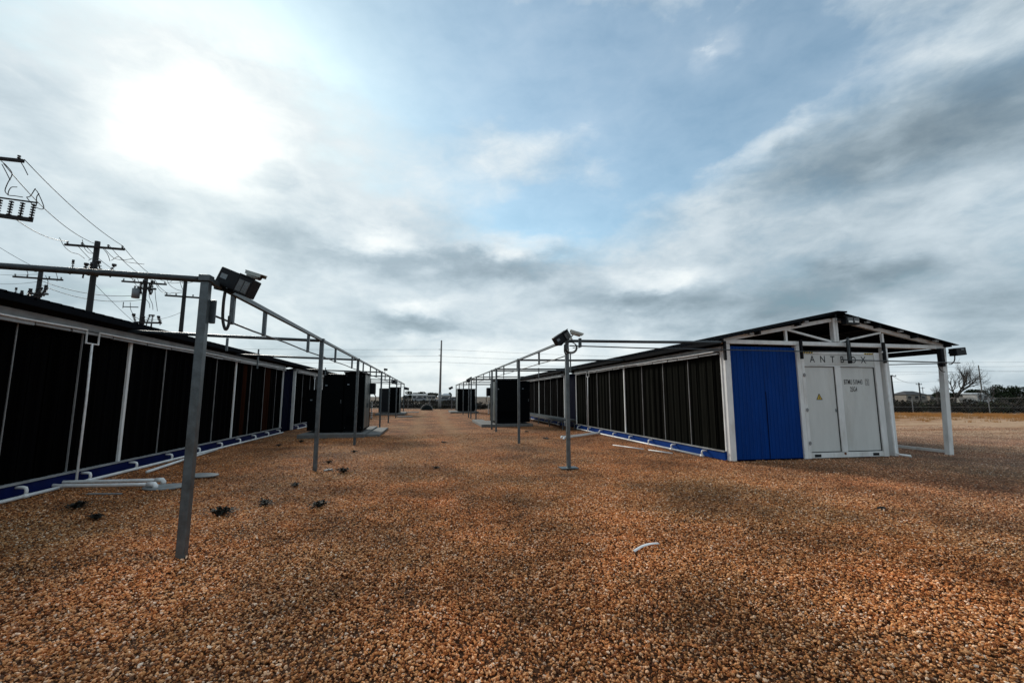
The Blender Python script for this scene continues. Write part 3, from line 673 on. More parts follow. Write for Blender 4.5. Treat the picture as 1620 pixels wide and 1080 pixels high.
# ------------------------------------------------------------------ pipe racks over the aisle
def rack(label, Xp, ys, z, sd, wallX, studs, rod_from, beam_z_wall, uprights):
    t = thing('pipe_rack', label, 'pipe frame', (Xp, ys[0], 0))
    for i, y in enumerate(ys):
        MB().bar((Xp + random.uniform(-.015, .015), y + random.uniform(-.02, .02), 0), (Xp, y, z - .034), .082, .082).build('post', 'galv', t, bev=.006)
        MB().box(Xp - .20, Xp + .20, y - .14, y + .14, .03, .05).build('base_plate', 'galv', t) if (sd > 0 and i in (0,)) else None
        x_end = wallX
        MB().path([(Xp + sd*.06, y, z - .01), ((Xp + x_end)/2, y, z + (beam_z_wall - z)/2 - .012), (x_end, y, beam_z_wall)], .034, 10).build('cross_beam', 'galvdark', t, True)
        MB().box(Xp - .055, Xp + .055, y - .055, y + .055, z - .032, z + .036).build('cap', 'galv', t, bev=.004)
    for i in range(len(ys) - 1):
        MB().bar((Xp, ys[i] + .057, z), (Xp, ys[i+1] - .057, z), .055, .055).build('rail', 'galv', t)
    for y in studs: MB().box(Xp - .024 + sd*.052, Xp + .024 + sd*.052, y - .024, y + .024, z - .37, z + .045).build('drop_bracket', 'galv', t)
    zc = z - .34
    pts = []; y = rod_from; k = 0
    while y < ys[-1]:
        pts.append((Xp + sd*.052 + .0, y, zc - .014*(k % 2))); y += 1.4; k += 1
    MB().path(pts, .013, 6).build('conduit', 'galvdark', t, True)
    for (x, y, za, zb) in uprights: MB().box(x - .02, x + .02, y - .02, y + .02, za, zb).build('upright', 'galv', t)
    return t
LY = [5.14, 10.43, 15.7, 23.6, 28.4, 34.8, 40.3, 45.6]
RY = [9.62, 15.1, 20.3, 21.7, 28.9, 32.4, 34.3, 39.6, 45.0, 50.2]
rackL = rack('galvanised pipe rack running along the left side of the aisle from the nearest post', -2.40, LY, 2.90, -1, -6.25, [5.95, 7.05, 9.5, 12.2, 14.8, 17.3, 19.4, 21.6, 26, 31], 5.25, 3.0, [(-5.6, 15.75, 2.55, 3.2), (-4.35, 10.43, 2.62, 2.9), (-5.2, 23.65, 2.6, 3.1)])
rackR = rack('galvanised pipe rack running along the right side of the aisle to the gabled building', 3.15, RY, 2.93, 1, 7.2, [12.4, 15.6, 18.5, 22.9, 25.5, 31, 37], 9.8, 2.98, [(5.1, 15.15, 2.5, 3.2), (5.6, 21.75, 2.6, 3.1), (5.0, 28.95, 2.6, 3.15)])
# conduits that run on across the gable front of the right building
MB().path([(3.2, 9.56, 2.80), (5.2, 9.58, 2.785), (7.4, 9.66, 2.80), (9.75, 9.72, 2.81), (11.0, 9.72, 2.83)], .014, 6).build('conduit', 'galvdark', rackR, True)
MB().path([(10.8, 9.60, 2.60), (11.2, 9.68, 2.60), (14.9, 9.70, 2.585)], .016, 6).build('conduit', 'galvdark', rackR, True)
MB().path([(12.8, 11.2, 2.55), (13.4, 10.6, 2.57), (14.5, 9.75, 2.57)], .014, 6).build('conduit', 'galvdark', rackR, True)
for x, za, zb, w in ((7.43, 2.55, 3.04, .035), (9.72, 2.62, 3.13, .035), (11.235, 2.52, 3.16, .05), (12.40, 2.55, 3.12, .04)):
    MB().box(x - w*.8, x + w*.8, 9.76, 9.82, za, zb).build('drop_bracket', 'roofunder', rackR)
MB().box(11.145, 11.17, 9.70, 9.75, 2.58, 3.22).build('drop_bracket', 'galv', rackR)
MB().box(-2.37, -2.31, 5.19, 5.225, 2.42, 2.68).build('junction_box', 'galvdark', rackL, bev=.01)

# floodlights and cameras
def floodlight(label, loc, yaw, tilt, scale=1.0, two=True):
    t = thing('floodlight', label, 'floodlight', loc, 'emergency floodlights mounted on the racks and gable')
    t.rotation_euler = (0, 0, 0)
    rot = Matrix.Rotation(R(yaw), 3, 'Z') @ Matrix.Rotation(R(tilt), 3, 'Y')
    L = Vector(loc)
    def P(v): return L + rot @ (Vector(v)*scale)
    s = scale
    MB().obox(P((0, 0, 0)), (.28*s, .17*s, .24*s), rot).build('housing', 'black', t, bev=.012)
    MB().obox(P((-.055, -.087, .01)), (.085*s, .004, .065*s), rot).build('rating_label', 'plate', t)
    hb = MB().obox(P((.235, .0, -.01)), (.185*s, .20*s, .25*s), rot).build('lamp_head', 'black', t, bev=.01)
    for dx in (-.04, .04):
        MB().obox(P((.235 + dx, -.103, -.025)), (.072*s, .012, .16*s), rot).build('lens', 'lens', hb, bev=.003)
    MB().obox(P((.235, -.10, .12)), (.19*s, .05*s, .012), rot).build('visor', 'black', hb)
    MB().path([P((-.12, 0, -.09)), P((-.02, 0, -.15)), P((.10, 0, -.13))], .026*s, 8).build('bracket', 'black', t)
    return t, P
fl, P = floodlight('black twin lens floodlight on the nearest left rack post', at(366, 443, 5.05), -8, 22, .88)
p0 = at(352, 468, 5.05)
MB().path(curvepts([at(340, 455, 5.1), at(352, 458, 5.08), at(368, 462, 5.05)]), [.02]*13, 8).build('bracket', 'black', fl)
MB().path(curvepts([at(356, 462, 5.02), at(353.5, 480, 5.0), at(352.5, 505, 5.0), at(356.5, 521, 5.0), at(361.5, 514, 5.02), at(363, 500, 5.05)]), .016, 8).build('cable', 'rubber', fl, True)
def seccam(label, loc, yaw, pitch, s=1.0):
    t = thing('security_camera', label, 'camera', loc, 'security cameras on the rack corners')
    rot = Matrix.Rotation(R(yaw), 3, 'Z') @ Matrix.Rotation(R(pitch), 3, 'Y'); L = Vector(loc)
    P = lambda v: L + rot @ (Vector(v)*s)
    MB().path([P((-.10, 0, 0)), P((.085, 0, 0))], .036*s, 12).build('body', 'camgrey', t, True)
    b = MB(); b.obox(P((.01, 0, .042)), (.27*s, .09*s, .008*s), rot); b.obox(P((.01, .044, .022)), (.25*s, .006*s, .04*s), rot); b.obox(P((.01, -.044, .022)), (.25*s, .006*s, .04*s), rot)
    b.build('hood', 'camgrey', t)
    MB().path([P((.083, 0, 0)), P((.092, 0, 0))], .028*s, 12).build('lens', 'pane', t)
    MB().path([P((-.05, 0, -.03)), P((-.07, 0, -.08)), P((-.07, 0, -.12))], .014*s, 8).path([P((-.07, 0, -.11)), P((-.07, 0, -.125))], .035*s, 10).build('mount', 'camgrey', t)
seccam('grey hooded camera beside the black floodlight over the nearest left rack post', at(403, 437, 5.3), -28, 18, 1.0)
fl2, P = floodlight('black floodlight box on the nearest right rack post', at(884, 537, 9.75), 10, -33, .85)
MB().path(curvepts([at(893, 545, 9.7), at(893, 556, 9.65), at(896, 560, 9.65), at(900, 552, 9.66)]), .014, 6).build('cable', 'rubber', fl2, True)
seccam('pale camera on top of the nearest right rack post', at(911, 528, 9.65), -5, 16, 1.15)
jb = MB()
for k in range(3):
    c = at(903, 549 + k*.6, 9.55 + .05*k); rr = .12 + .012*k
    jb.path([c + _R*(rr*math.cos(a)) + Vector((0, 0, rr*math.sin(a)*.9)) for a in [2*math.pi*i/22 for i in range(23)]], .009, 6)
tag(jb.build('cable_coil', 'rubber', None, True), 'coil of black cable tied round the top of the nearest right rack post', 'cable coil')
jbx = thing('junction_box', 'small grey box below the rail beside the nearest right rack post', 'electrical box', at(917, 545, 9.6))
MB().obox(at(917.5, 542, 9.6), (.06, .06, .20), Quaternion()).build('box', 'galvdark', jbx, bev=.006)
MB().path([at(918, 549.5, 9.6), at(906, 550, 9.6)], .008, 6).build('conduit', 'galvdark', jbx)
for lb, (px_, py_), D, yw, tl in (('small black floodlight far down the left rack, nearest of the far ones', (622, 603), 34.5, -10, 20), ('small black floodlight at the far end of the left rack', (642, 614), 45.2, -10, 15),
        ('tiny lamp held out on an arm above the left rack beyond the transformer', (609, 584), 28.2, 0, 10), ('small black floodlight far down the right rack, middle one', (741, 601), 34.0, 10, -30), ('small black floodlight at the far end of the right rack', (712, 614), 49.5, 10, -25)):
    f_, P = floodlight(lb, at(px_, py_, D), yw, tl, 1.0 if 'tiny' not in lb else .5)
    if 'tiny' in lb: MB().path([at(609, 585, 28.2), at(609, 589, 28.2), at(600, 589.5, 28.3)], .02, 6).build('arm', 'galvdark', f_)
# apex lamp and outer post lamp
t = thing('gable_lamp', 'twin lens lamp hung just under the apex of the white gable', 'floodlight', (11.34, 9.7, 3.62))
b = MB().box(11.12, 11.56, 9.68, 9.84, 3.58, 3.80).build('housing', 'black', t, bev=.008)
for x in (11.16, 11.36): 
    MB().box(x, x + .17, 9.665, 9.679, 3.62, 3.76).build('lens', 'lens', b)
    MB().box(x + .02, x + .15, 9.655, 9.664, 3.63, 3.675).build('reflector', 'white', b)
MB().path([(10.95, 9.78, 3.7), (11.12, 9.78, 3.72)], .02, 8).build('bracket', 'black', t)
t = thing('post_lamp', 'black box lamp on the outer post at the right end of the gable', 'floodlight', (14.85, 9.75, 2.8))
MB().obox((14.98, 9.78, 2.91), (.36, .20, .22), Matrix.Rotation(R(-6), 3, 'Y')).build('housing', 'black', t, bev=.012)
MB().box(14.96, 15.06, 9.672, 9.678, 2.95, 2.98).build('rating_label', 'plate', t)
MB().path([(14.70, 9.8, 2.88), (14.83, 9.8, 2.90)], .03, 8).build('bracket', 'black', t)
MB().path(curvepts([(14.86, 9.78, 2.80), (14.86, 9.8, 2.66), (14.80, 9.84, 2.56), (14.70, 9.84, 2.55)]), .014, 6).build('cable', 'rubber', t, True)
t = thing('conduit_box', 'dark conduit box on the left face of the outer gable post', 'electrical box', (14.45, 9.8, 2.5))
MB().box(14.38, 14.50, 9.78, 9.90, 2.48, 3.0).build('box', 'roofunder', t, bev=.01)
MB().path(curvepts([(14.15, 9.74, 2.57), (14.18, 9.74, 2.43), (14.3, 9.76, 2.34), (14.48, 9.82, 2.33)]), .014, 6).build('cable', 'rubber', t, True)

# ------------------------------------------------------------------ transformers and pads
def transformer(label, x0, x1, y0, y1, z0, z1, side_x, steps, fins=True, far=False):
    # x0..x1 tall cabinet; side_x the aisle-facing side
    t = thing('transformer', label, 'transformer', ((x0 + x1)/2, (y0 + y1)/2, z0))
    sg = 1 if side_x == max(x0, x1) else -1
    c = MB().box(x0, x1, y0, y1, z0 + .08, z1).build('cabinet', 'green', t, bev=.012)
    MB().box(x0 - .03, x1 + .03, y0 - .03, y1 + .03, z1 + .002, z1 + .05).build('lid', 'green', t, bev=.008)
    MB().box(x0 + .05, x1 - .05, y0 + .05, y1 - .05, z0 + .002, z0 + .078).build('skid', 'black', t)
    ym = (y0 + y1)/2
    for (a, b_) in ((y0 + .06, ym - .012), (ym + .012, y1 - .06)):
        d = MB().box(side_x + sg*.001, side_x + sg*.03, a, b_, z0 + .16, z1 - .06).build('door', 'greenlit', t, bev=.005)
        if not far: MB().box(side_x + sg*.031, side_x + sg*.055, (ym - .16 if a < ym - .5 else ym + .12), (ym - .13 if a < ym - .5 else ym + .15), 1.15, 1.35).build('handle', 'galv', d)
    if not far:
        n = 10
        for k in range(n):
            yy = y1 + .06 + k*.07
            MB().box(side_x - sg*.45, side_x - sg*.04, yy, yy + .02, z0 + .35, z1 - .55).build('radiator_fin', 'green', t)
        MB().box(side_x - sg*.5, side_x - sg*.02, y1 + .002, y1 + .055, z0 + .25, z1 - .45).build('radiator_plate', 'green', t)
        MB().box(side_x - sg*.12, side_x + sg*.035, y1 + .06, y1 + .12, z0 + .1, z1 - .15).build('cable_riser', 'green', t)
        for k in range(9):
            MB().path([(side_x + sg*.10, y1 + .16, z0 + .5 + k*.085), (side_x + sg*.10, y1 + .16, z0 + .53 + k*.085)], .05, 8).build('insulator_disc', 'pvc', t, True)
        MB().path([(side_x + sg*.10, y1 + .16, z0 + .42), (side_x + sg*.10, y1 + .16, z0 + 1.30)], .02, 8).build('bushing_rod', 'rubber', t)
        MB().obox((side_x + sg*.06, y1 + .26, z1 - .62), (.34, .36, .5), Quaternion()).build('bushing_housing', 'black', t, bev=.03)
        MB().path(curvepts([(side_x + sg*.14, y1 + .2, z1 - .8), (side_x + sg*.26, y1 + .2, z1 - 1.0), (side_x + sg*.2, y1 + .25, z0 + 1.15)]), .022, 6).build('cable', 'rubber', t, True)
    for (a, b_, zt, dy, mt) in steps:
        sc_ = MB().box(a, b_, y0 + dy, y1 - .1, z0 + .08, zt).build('side_cabinet', mt, t, bev=.012)
        if far: continue
        MB().box(a - .015, b_ + .015, y0 + dy - .02, y1 - .09, zt + .002, zt + .03).build('lid', 'green', t)
        MB().box(b_ - .10, b_ - .07, y0 + dy - .03, y0 + dy - .002, 1.35, 1.50).build('handle', 'galv', sc_)
        MB().box(a + .08, a + .16, y0 + dy - .008, y0 + dy - .002, zt - .42, zt - .37).build('rating_label', 'plate', sc_)
    if not far:
        lo, hi = min(x0, x1), max(x0, x1)
        p = MB().box(lo + .05, hi - .05, y0 - .018, y0 - .002, z0 + .16, z1 - .08).build('access_panel', 'green', t, bev=.004)
        for k in range(7): MB().obox(((lo + hi)/2, y0 - .03, z0 + .35 + k*.06), (hi - lo - .3, .02, .035), Matrix.Rotation(R(35), 3, 'X')).build('louvre', 'green', p)
        for zz in (z0 + .2, z1 - .12):
            for xx in (lo + .09, hi - .09): MB().path([(xx, y0 - .026, zz), (xx, y0 - .019, zz)], .014, 6).build('bolt', 'galv', p)
        MB().box(lo + .12, lo + .20, y0 - .023, y0 - .0185, z1 - .50, z1 - .45).build('rating_label', 'plate', p)
    return t
MB_pad = lambda x0, x1, y0, y1, z: MB().box(x0, x1, y0, y1, .0, z)
def pad(label, *a):
    o = MB().box(*a).build('concrete_pad', 'concrete', None, bev=.012); return tag(o, label, 'concrete pad')
pad('concrete slab under the nearer left transformer', -4.95, -2.45, 18.35, 23.0, .004, .16)
pad('low concrete step slab on the aisle side of the nearer left transformer', -2.44, -1.92, 18.75, 22.9, .004, .10)
tl = transformer('nearer dark green transformer on the left, with stepped lower cabinets beside it', -3.42, -2.62, 19.05, 20.75, .16, 2.60, -2.62, [(-4.25, -3.45, 2.48, .06, 'green'), (-4.85, -4.28, 1.88, .25, 'green')])
pad('concrete slab reaching into the aisle beside the nearer right transformer', 2.85, 3.55, 23.4, 28.6, .004, .15)
pad('concrete slab under the nearer right transformer', 3.56, 5.7, 23.5, 27.2, .004, .14)
tr_ = transformer('nearer dark green transformer on the right, with side doors toned pale as if lit', 3.66, 5.08, 23.84, 25.6, .14, 2.52, 3.66, [(5.1, 5.62, 2.46, .05, 'green')])
pad('concrete slab under the farther left transformer', -4.5, -2.0, 39.8, 44.5, .004, .15)
transformer('farther dark transformer on the left, small in the distance beside the aisle', -3.4, -2.55, 40.55, 42.8, .15, 2.42, -2.55, [(-4.3, -3.42, 2.36, .05, 'black')], far=True)
pad('concrete slab under the farther right transformer', 2.2, 5.0, 43.3, 47.5, .004, .15)
transformer('farther dark transformer on the right, small in the distance beside the aisle', 2.95, 4.7, 44.0, 46.2, .15, 2.36, 2.95, [], far=True)
for k, (x, y, l) in enumerate(((-1.8, 36.5, 'flat pale slab of concrete lying in the gravel near the farther left transformer'), (-1.5, 46.5, 'thin pale board on the gravel past the farther left transformer'))):
    tag(MB().box(x - .6, x + .6, y - .5, y + .5, .004, .05).build('slab', 'concrete', None, bev=.008), l, 'slab')

# catwalk on the right
t = thing('catwalk', 'low grey steel catwalk on legs along the second right building', 'catwalk', (6.9, 25.6, 0))
for k in range(6):
    y = 20.8 + k*1.62; MB().box(6.55, 7.22, y, y + 1.60, .44, .50).build('deck_panel', 'galv', t)
MB().box(6.53, 6.57, 20.75, 30.55, .36, .438).box(7.2, 7.24, 20.75, 30.55, .36, .438).build('edge_beam', 'galvdark', t)
for y in (20.9, 23.3, 25.7, 28.1, 30.4):
    for x in (6.58, 7.19): MB().box(x - .025, x + .025, y - .025, y + .025, .0, .358).build('leg', 'galv', t)

# ------------------------------------------------------------------ pipes, lids and litter on the ground
def outlet(label, pts2, x_end, y_end):
    t = thing('drain_outlet', label, 'pipe', pts2[0][0])
    for a in pts2: 
        MB().path(curvepts(a, 5), .031, 10).build('pipe', 'pvc', t, True)
        e = Vector(a[-1]); d = (Vector(a[-1]) - Vector(a[-2])).normalized()
        MB().path([e - d*.09, e + d*.03, e + d*.05 - Vector((0, 0, .03)), e + d*.05 - Vector((0, 0, .07))], .043, 10).build('elbow', 'pvc', t, True)
    return t
outlet('pair of white drain pipes running from the left wall to a flat lid', [[(-6.68, 9.52, .085), (-6.5, 9.50, .09), (-6.0, 9.42, .1), (-4.75, 9.22, .12)], [(-6.70, 9.40, .075), (-6.45, 9.28, .075), (-6.0, 9.16, .08), (-4.72, 8.93, .10)]], 0, 0)
outlet('pair of white drain pipes laid across the gravel from the right wall', [[(7.3, 18.05, .08), (7.0, 17.9, .08), (6.2, 17.3, .07), (5.2, 16.6, .07)], [(7.3, 17.95, .075), (7.05, 17.7, .075), (6.2, 16.95, .07), (5.15, 16.15, .065)]], 0, 0)
def blanket(name, label, cat, c, rx, ry, rot, z=.03, th=.018, m='lid', n=24):
    vs = []; c = Vector(c)
    for zz in (z, z + th):
        for i in range(n):
            a = 2*math.pi*i/n; u = rx*math.cos(a); v = ry*math.sin(a); k = 1 + .04*math.sin(3*a)
            vs.append((c.x + k*(u*math.cos(rot) - v*math.sin(rot)), c.y + k*(u*math.sin(rot) + v*math.cos(rot)), zz + .012*math.sin(a)))
    fs = [tuple(range(n))[::-1], tuple(range(n, 2*n))] + [(i, (i+1) % n, n + (i+1) % n, n + i) for i in range(n)]
    return tag(MB().add(vs, fs).build(name, m, None), label, cat)
blanket('lid', 'flat round grey lid under the pipe ends left of the nearest post', 'lid', (-4.55, 9.0, 0), .34, .20, .2)
blanket('lid', 'flat oval grey lid lying on gravel just behind the nearest post', 'lid', (-4.45, 10.05, 0), .32, .17, -.2, .045)
tag(MB().path([(-5.8, 10.72, .05), (-6.0, 12.7, .06), (-6.22, 14.85, .05)], .03, 10).build('loose_pipe', 'pvc', None, True), 'loose straight white pipe lying on gravel beside the left wall', 'pipe')
tag(MB().bar((-5.35, 11.4, .03), (-4.75, 10.2, .03), .16, .02).build('board', 'roofunder', None), 'thin dark board lying between the left wall and the oval lid', 'board')
tag(MB().bar((-5.5, 8.62, .035), (-4.95, 8.52, .035), .05, .015).build('board', 'lid', None), 'narrow pale slat under the white drain pipes on the left', 'slat')
tag(MB().path([(6.05, 13.75, .04), (6.35, 12.9, .04), (6.5, 12.5, .04)], .018, 8).build('loose_pipe', 'pvc', None, True), 'thin loose white pipe on gravel in front of the right wall, the farther piece', 'pipe')
tag(MB().path([(6.55, 12.3, .04), (6.82, 11.45, .04)], .018, 8).build('loose_pipe', 'pvc', None, True), 'short loose white pipe on gravel in front of the right wall, the nearer piece', 'pipe')
# white strip in the foreground
def strip():
    a, c = Vector((2.13, 4.40, 0)), Vector((2.51, 4.58, 0)); n = 10; d = (c - a).normalized(); s = Vector((-d.y, d.x, 0)); b = MB(); vs = []
    for i in range(n + 1):
        t_ = i/n; p = a.lerp(c, t_) + s*(.018*math.sin(t_*3.1)); z = .040 + .016*math.sin(t_*3.14); w = .019
        vs += [p + s*w + Vector((0, 0, z)), p + s*(w*.3) + Vector((0, 0, z + .010)), p - s*w + Vector((0, 0, z))]
    fs = []
    for i in range(n): q = 3*i; fs += [(q, q+1, q+4, q+3), (q+1, q+2, q+5, q+4)]
    b.add(vs, fs); o = b.build('plastic_strip', 'pvc', None, True); so = o.modifiers.new('thick', 'SOLIDIFY'); so.thickness = .004
    tag(o, 'curved white plastic strip lying on the gravel in the right foreground', 'plastic strip')
strip()
def debris(label, x, y, r, m='rubber', cat='debris'):
    b = MB(); 
    for k in range(5):
        a = random.uniform(0, 6.28); b.obox((x + random.uniform(-r, r)*.5, y + random.uniform(-r, r)*.4, .02 + .02*random.random()), (r*random.uniform(.5, 1.1), r*random.uniform(.25, .5), .025), Matrix.Rotation(a, 3, 'Z') @ Matrix.Rotation(random.uniform(-.3, .3), 3, 'X'))
    tag(b.build('debris', m, None), label, cat)
g_ = ground_at(702, 700); debris('small dark scrap lying alone in the middle of the aisle', g_.x, g_.y, .14)
g_ = ground_at(832, 683); debris('dark scrap beside the foot of the nearer right transformer', g_.x, g_.y, .14)
g_ = ground_at(864, 694); debris('dark scrap pile near the ends of the right drain pipes', g_.x, g_.y, .22)
g_ = ground_at(514, 745); debris('pale scraps at the foot of the second left rack post', g_.x + .1, g_.y, .12, 'lid')
g_ = ground_at(1390, 806); debris('faint dark scrap on gravel in front of the container', g_.x, g_.y, .08)

# weeds
def weed_mesh(seed, spread=.11, h=.045, n=70):
    rnd = random.Random(seed); b = MB()
    for k in range(n):
        a = rnd.uniform(0, 6.28); L = rnd.uniform(.2, 1)**1.3*spread*(1 + .5*math.cos(a*2 + seed)); z = rnd.uniform(.1, 1)*h; w = rnd.uniform(.003, .008)
        p0 = Vector((rnd.uniform(-.02, .02), rnd.uniform(-.02, .02), .0)); p2 = p0 + Vector((math.cos(a)*L, math.sin(a)*L, z)); p1 = (p0 + p2)/2 + Vector((0, 0, .03)); s = Vector((-math.sin(a), math.cos(a), 0))
        b.add([p0 - s*w*.5, p0 + s*w*.5, p1 + s*w, p1 - s*w, p2], [(0, 1, 2, 3), (3, 2, 4)])
        for q in range(3):
            c = p1.lerp(p2, rnd.random()); aa = rnd.uniform(0, 6.28); e = Vector((math.cos(aa), math.sin(aa), rnd.uniform(-.2, .8)))*rnd.uniform(.012, .03); f_ = e.cross(Vector((0, 0, 1)))*.5
            b.add([c, c + e + f_, c + e*1.6, c + e - f_], [(0, 1, 2, 3)])
    return b.mesh('weed', 'weed')
WM = [weed_mesh(i) for i in range(4)]
weeds = [(348, 817, 1.25, 'largest dark weed tuft, right of the nearest left rack post'), (505, 803, 1.0, 'dark weed in open gravel before the second left post'),
 (123, 805, 1.1, 'dark weed in front of the left wall, leftmost of two'), (152, 822, .8, 'dark weed in front of the left wall, rightmost of two'),
 (418, 800, .9, 'flat weed between the nearest post and the open gravel weed'), (543, 748, 1.1, 'dark weed just right of the second left rack post'),
 (520, 733, .7, 'small weed behind the second left rack post'), (476, 700, .9, 'small weed by the corner of the left transformer slab'),
 (441, 706, .8, 'small weed near the far end of the left wall'), (467, 770, .7, 'small weed left of the second left post foot'),
 (690, 742, .6, 'tiny weed in the middle of the aisle'), (560, 716, .7, 'small weed near the third left rack post')]
for i, (x, y, s, l) in enumerate(weeds):
    o = bpy.data.objects.new('weed', WM[i % 4]); link(o); g_ = ground_at(x, y); o.location = (g_.x, g_.y, .012); o.scale = (s*1.25,)*3; o.rotation_euler = (0, 0, i*1.3); tag(o, l, 'weed', 'weeds in the gravel')

# ------------------------------------------------------------------ power poles and lines
def insulator(b, p, d=(0, 0, 1), n=3, r=.07, l=.22):
    p, d = Vector(p), Vector(d).normalized()
    b.path([p, p + d*l], r*.35, 6)
    for k in range(n): q = p + d*l*(k + .6)/n; b.path([q - d*.018, q + d*.018], r, 8)
POLES = {}
def power_pole(key, label, base, H, arm_z, arm_l, arm_off=0, second=None, gear=None, r=.16, m='wood', lean=(0, 0)):
    base = Vector(base); top = base + Vector((lean[0], lean[1], H)); t = thing('power_pole', label, 'power pole', base)
    MB().path([base, top], [r, r*.72], 12).build('pole', m, t, True)
    pts = []
    for z, l, off in ([(arm_z, arm_l, arm_off)] + (second or [])):
        c = base + Vector((lean[0]*z/H, lean[1]*z/H, z)) + Vector((off, -.16, 0))
        a, b_ = c - Vector((l/2, 0, -.05)), c + Vector((l/2, 0, -.05))
        MB().bar(a, b_, .10, .12).build('cross_arm', m, t)
        for k, f in enumerate((-.46, -.22, .22, .46)):
            q = c + Vector((l*f, 0, .06 - .1*f)); ib = MB(); insulator(ib, q, (0, 0, 1), 2, .055, .16); ib.build('insulator', 'insul', t, True); pts.append(q + Vector((0, 0, .16)))
    if gear:
        for (kind, dx, z, s) in gear:
            c = base + Vector((dx, -.2, z))
            if kind == 'tank':
                MB().path([c, c + Vector((0, 0, .75*s))], .26*s, 14).build('transformer_tank', 'tank', t, True)
                ib = MB(); insulator(ib, c + Vector((-.1, 0, .75*s))); insulator(ib, c + Vector((.1, 0, .75*s))); ib.build('bushing', 'insul', t, True)
            elif kind == 'bank':
                MB().bar(c - Vector((s, 0, 0)), c + Vector((s, 0, 0)), .12, .12).build('gear_arm', m, t)
                rg = random.Random(int(z*100))
                for k in range(5):
                    q = c + Vector((s*(-.85 + .425*k + rg.uniform(-.12, .12)), rg.uniform(-.2, .2), .06)); ib = MB(); hh = rg.uniform(.18, .5); dv = (rg.uniform(-.5, .5), rg.uniform(-.3, .3), 1)
                    insulator(ib, q, dv, 3, rg.uniform(.07, .12), hh); e2 = q + Vector(dv).normalized()*hh; ib.path([e2, e2 + Vector((0, 0, rg.uniform(.08, .2)))], rg.uniform(.06, .13), 8)
                    ib.path([q - Vector((0, 0, .06)), q - Vector((rg.uniform(-.2, .2), 0, rg.uniform(.2, .5)))], rg.uniform(.03, .09), 6); ib.build('cutout', 'insul', t, True)
            elif kind == 'bracket':
                MB().bar(c, c + Vector((-s, 0, 0)), .06, .06).path([c + Vector((-s, 0, -.1)), c + Vector((-s, 0, .35))], .03, 6).build('bracket', 'galvdark', t)
    POLES[key] = (base, top, pts); return t
A0 = Vector((-18.05, 19.7, 0)); A = Vector((-19.9, 29.6, 0)); B_ = Vector((-21.4, 37.0, 0)); C_ = Vector((-18.35, 36.3, 0)); D_ = Vector((-29.2, 38.3, 0))
t0 = power_pole('first', 'tall wooden power pole at the left picture edge, only its arm end showing', A0, 11.6, 10.95, 4.1)
POLES['first'] = (A0, A0 + Vector((0, 0, 11.6)), POLES['first'][2])
# fuse bank on the near pole: two rails joined by porcelain columns
fb = MB().bar((-18.0, 19.5, 8.72), (-15.45, 19.55, 8.50), .14, .14).bar((-18.0, 19.5, 9.42), (-15.35, 19.55, 9.22), .05, .05).build('fuse_rack', 'wood', t0)
for k in range(4):
    x = -16.55 + k*.37; ib = MB(); insulator(ib, (x, 19.5, 8.62 - .09*k*.37), (0.05, 0, 1), 6, .075, .62); ib.build('cutout', 'insul', t0, True)
tA = power_pole('A', 'wooden power pole with a wide crossarm, tallest of those rising behind the left roof', A, 10.95, 10.55, 3.1, second=None, gear=[('bank', 0, 9.05, 1.15)], r=.19)
tB = power_pole('B', 'wooden power pole with a grey tank and clustered switchgear behind the left roof', B_, 10.9, 10.2, 3.0, gear=[('tank', -.46, 9.0, .95), ('bank', .55, 7.15, .9), ('bank', .25, 9.75, .6), ('bracket', -.2, 8.3, 1.0)], r=.18)
tC = power_pole('C', 'plain wooden power pole with one lower crossarm, nearest the front rack post', C_, 10.65, 10.45, 2.2, arm_off=.4, second=[(9.1, 2.6, .1)], r=.17)
tD = power_pole('D', 'wooden power pole with small transformers, leftmost behind the left roof', D_, 11.2, 10.5, 3.2, gear=[('bank', -.5, 9.1, .9), ('bank', .3, 9.3, .5)], r=.19)
def wire(label, a, b_, drop=.3, r=.014, grp='overhead wires between the wooden poles'):
    tag(MB().path(sag(a, b_, drop), r, 5).build('power_line', 'wire', None, True), label, 'wire', grp)
a0 = POLES['first'][2]; aA = POLES['A'][2]; aB = POLES['B'][2]; aC = POLES['C'][2]; aD = POLES['D'][2]
wire('upper wire sagging from the edge crossarm to the wide crossarm pole, rightmost of three', Vector((-15.95, 19.5, 10.95)), aA[3], .25, .016)
wire('wire sagging from the edge crossarm to the wide crossarm pole, middle of three', Vector((-16.6, 19.5, 10.7)), A + Vector((0, -.1, 10.75)), .45, .016)
wire('wire sagging from the fuse rack to the wide crossarm pole, lowest of three', Vector((-16.9, 19.5, 8.6)) + Vector((.8, 0, 0)), aA[0], .25, .016)
for i in range(3): wire(['rightmost', 'middle', 'leftmost'][i] + ' wire from the wide crossarm pole to the pole with the grey tank', aA[3 - i], aB[3 - i], .35, .016)
for i in range(2): wire(['upper', 'lower'][i] + ' wire from the pole with the grey tank to the plain pole', aB[3 - i], aC[i*4], .3, .016)
wire('upper communication line from the leftmost pole to the grey tank pole', D_ + Vector((0, 0, 10.4)), B_ + Vector((0, 0, 9.3)), .5, .02)
wire('lower communication line from the leftmost pole to the grey tank pole', D_ + Vector((0, 0, 10.1)), B_ + Vector((0, 0, 8.95)), .6, .02)
wire('long line entering from the left edge above the front beam', at(-30, 372, 28), at(60, 425, 32), .1, .014)
wire('guy wire slanting from the wide crossarm pole down behind the roof', A + Vector((0, 0, 8.45)), at(228, 523, 33), .1, .012)
wire('thin line leaving the left edge low above the roof, upper one', at(-30, 430, 40), D_ + Vector((0, 0, 10.9)), .2, .014)
wire('thin line leaving the left edge low above the roof, lower one', at(-30, 446, 40), D_ + Vector((0, 0, 10.3)), .2, .014)
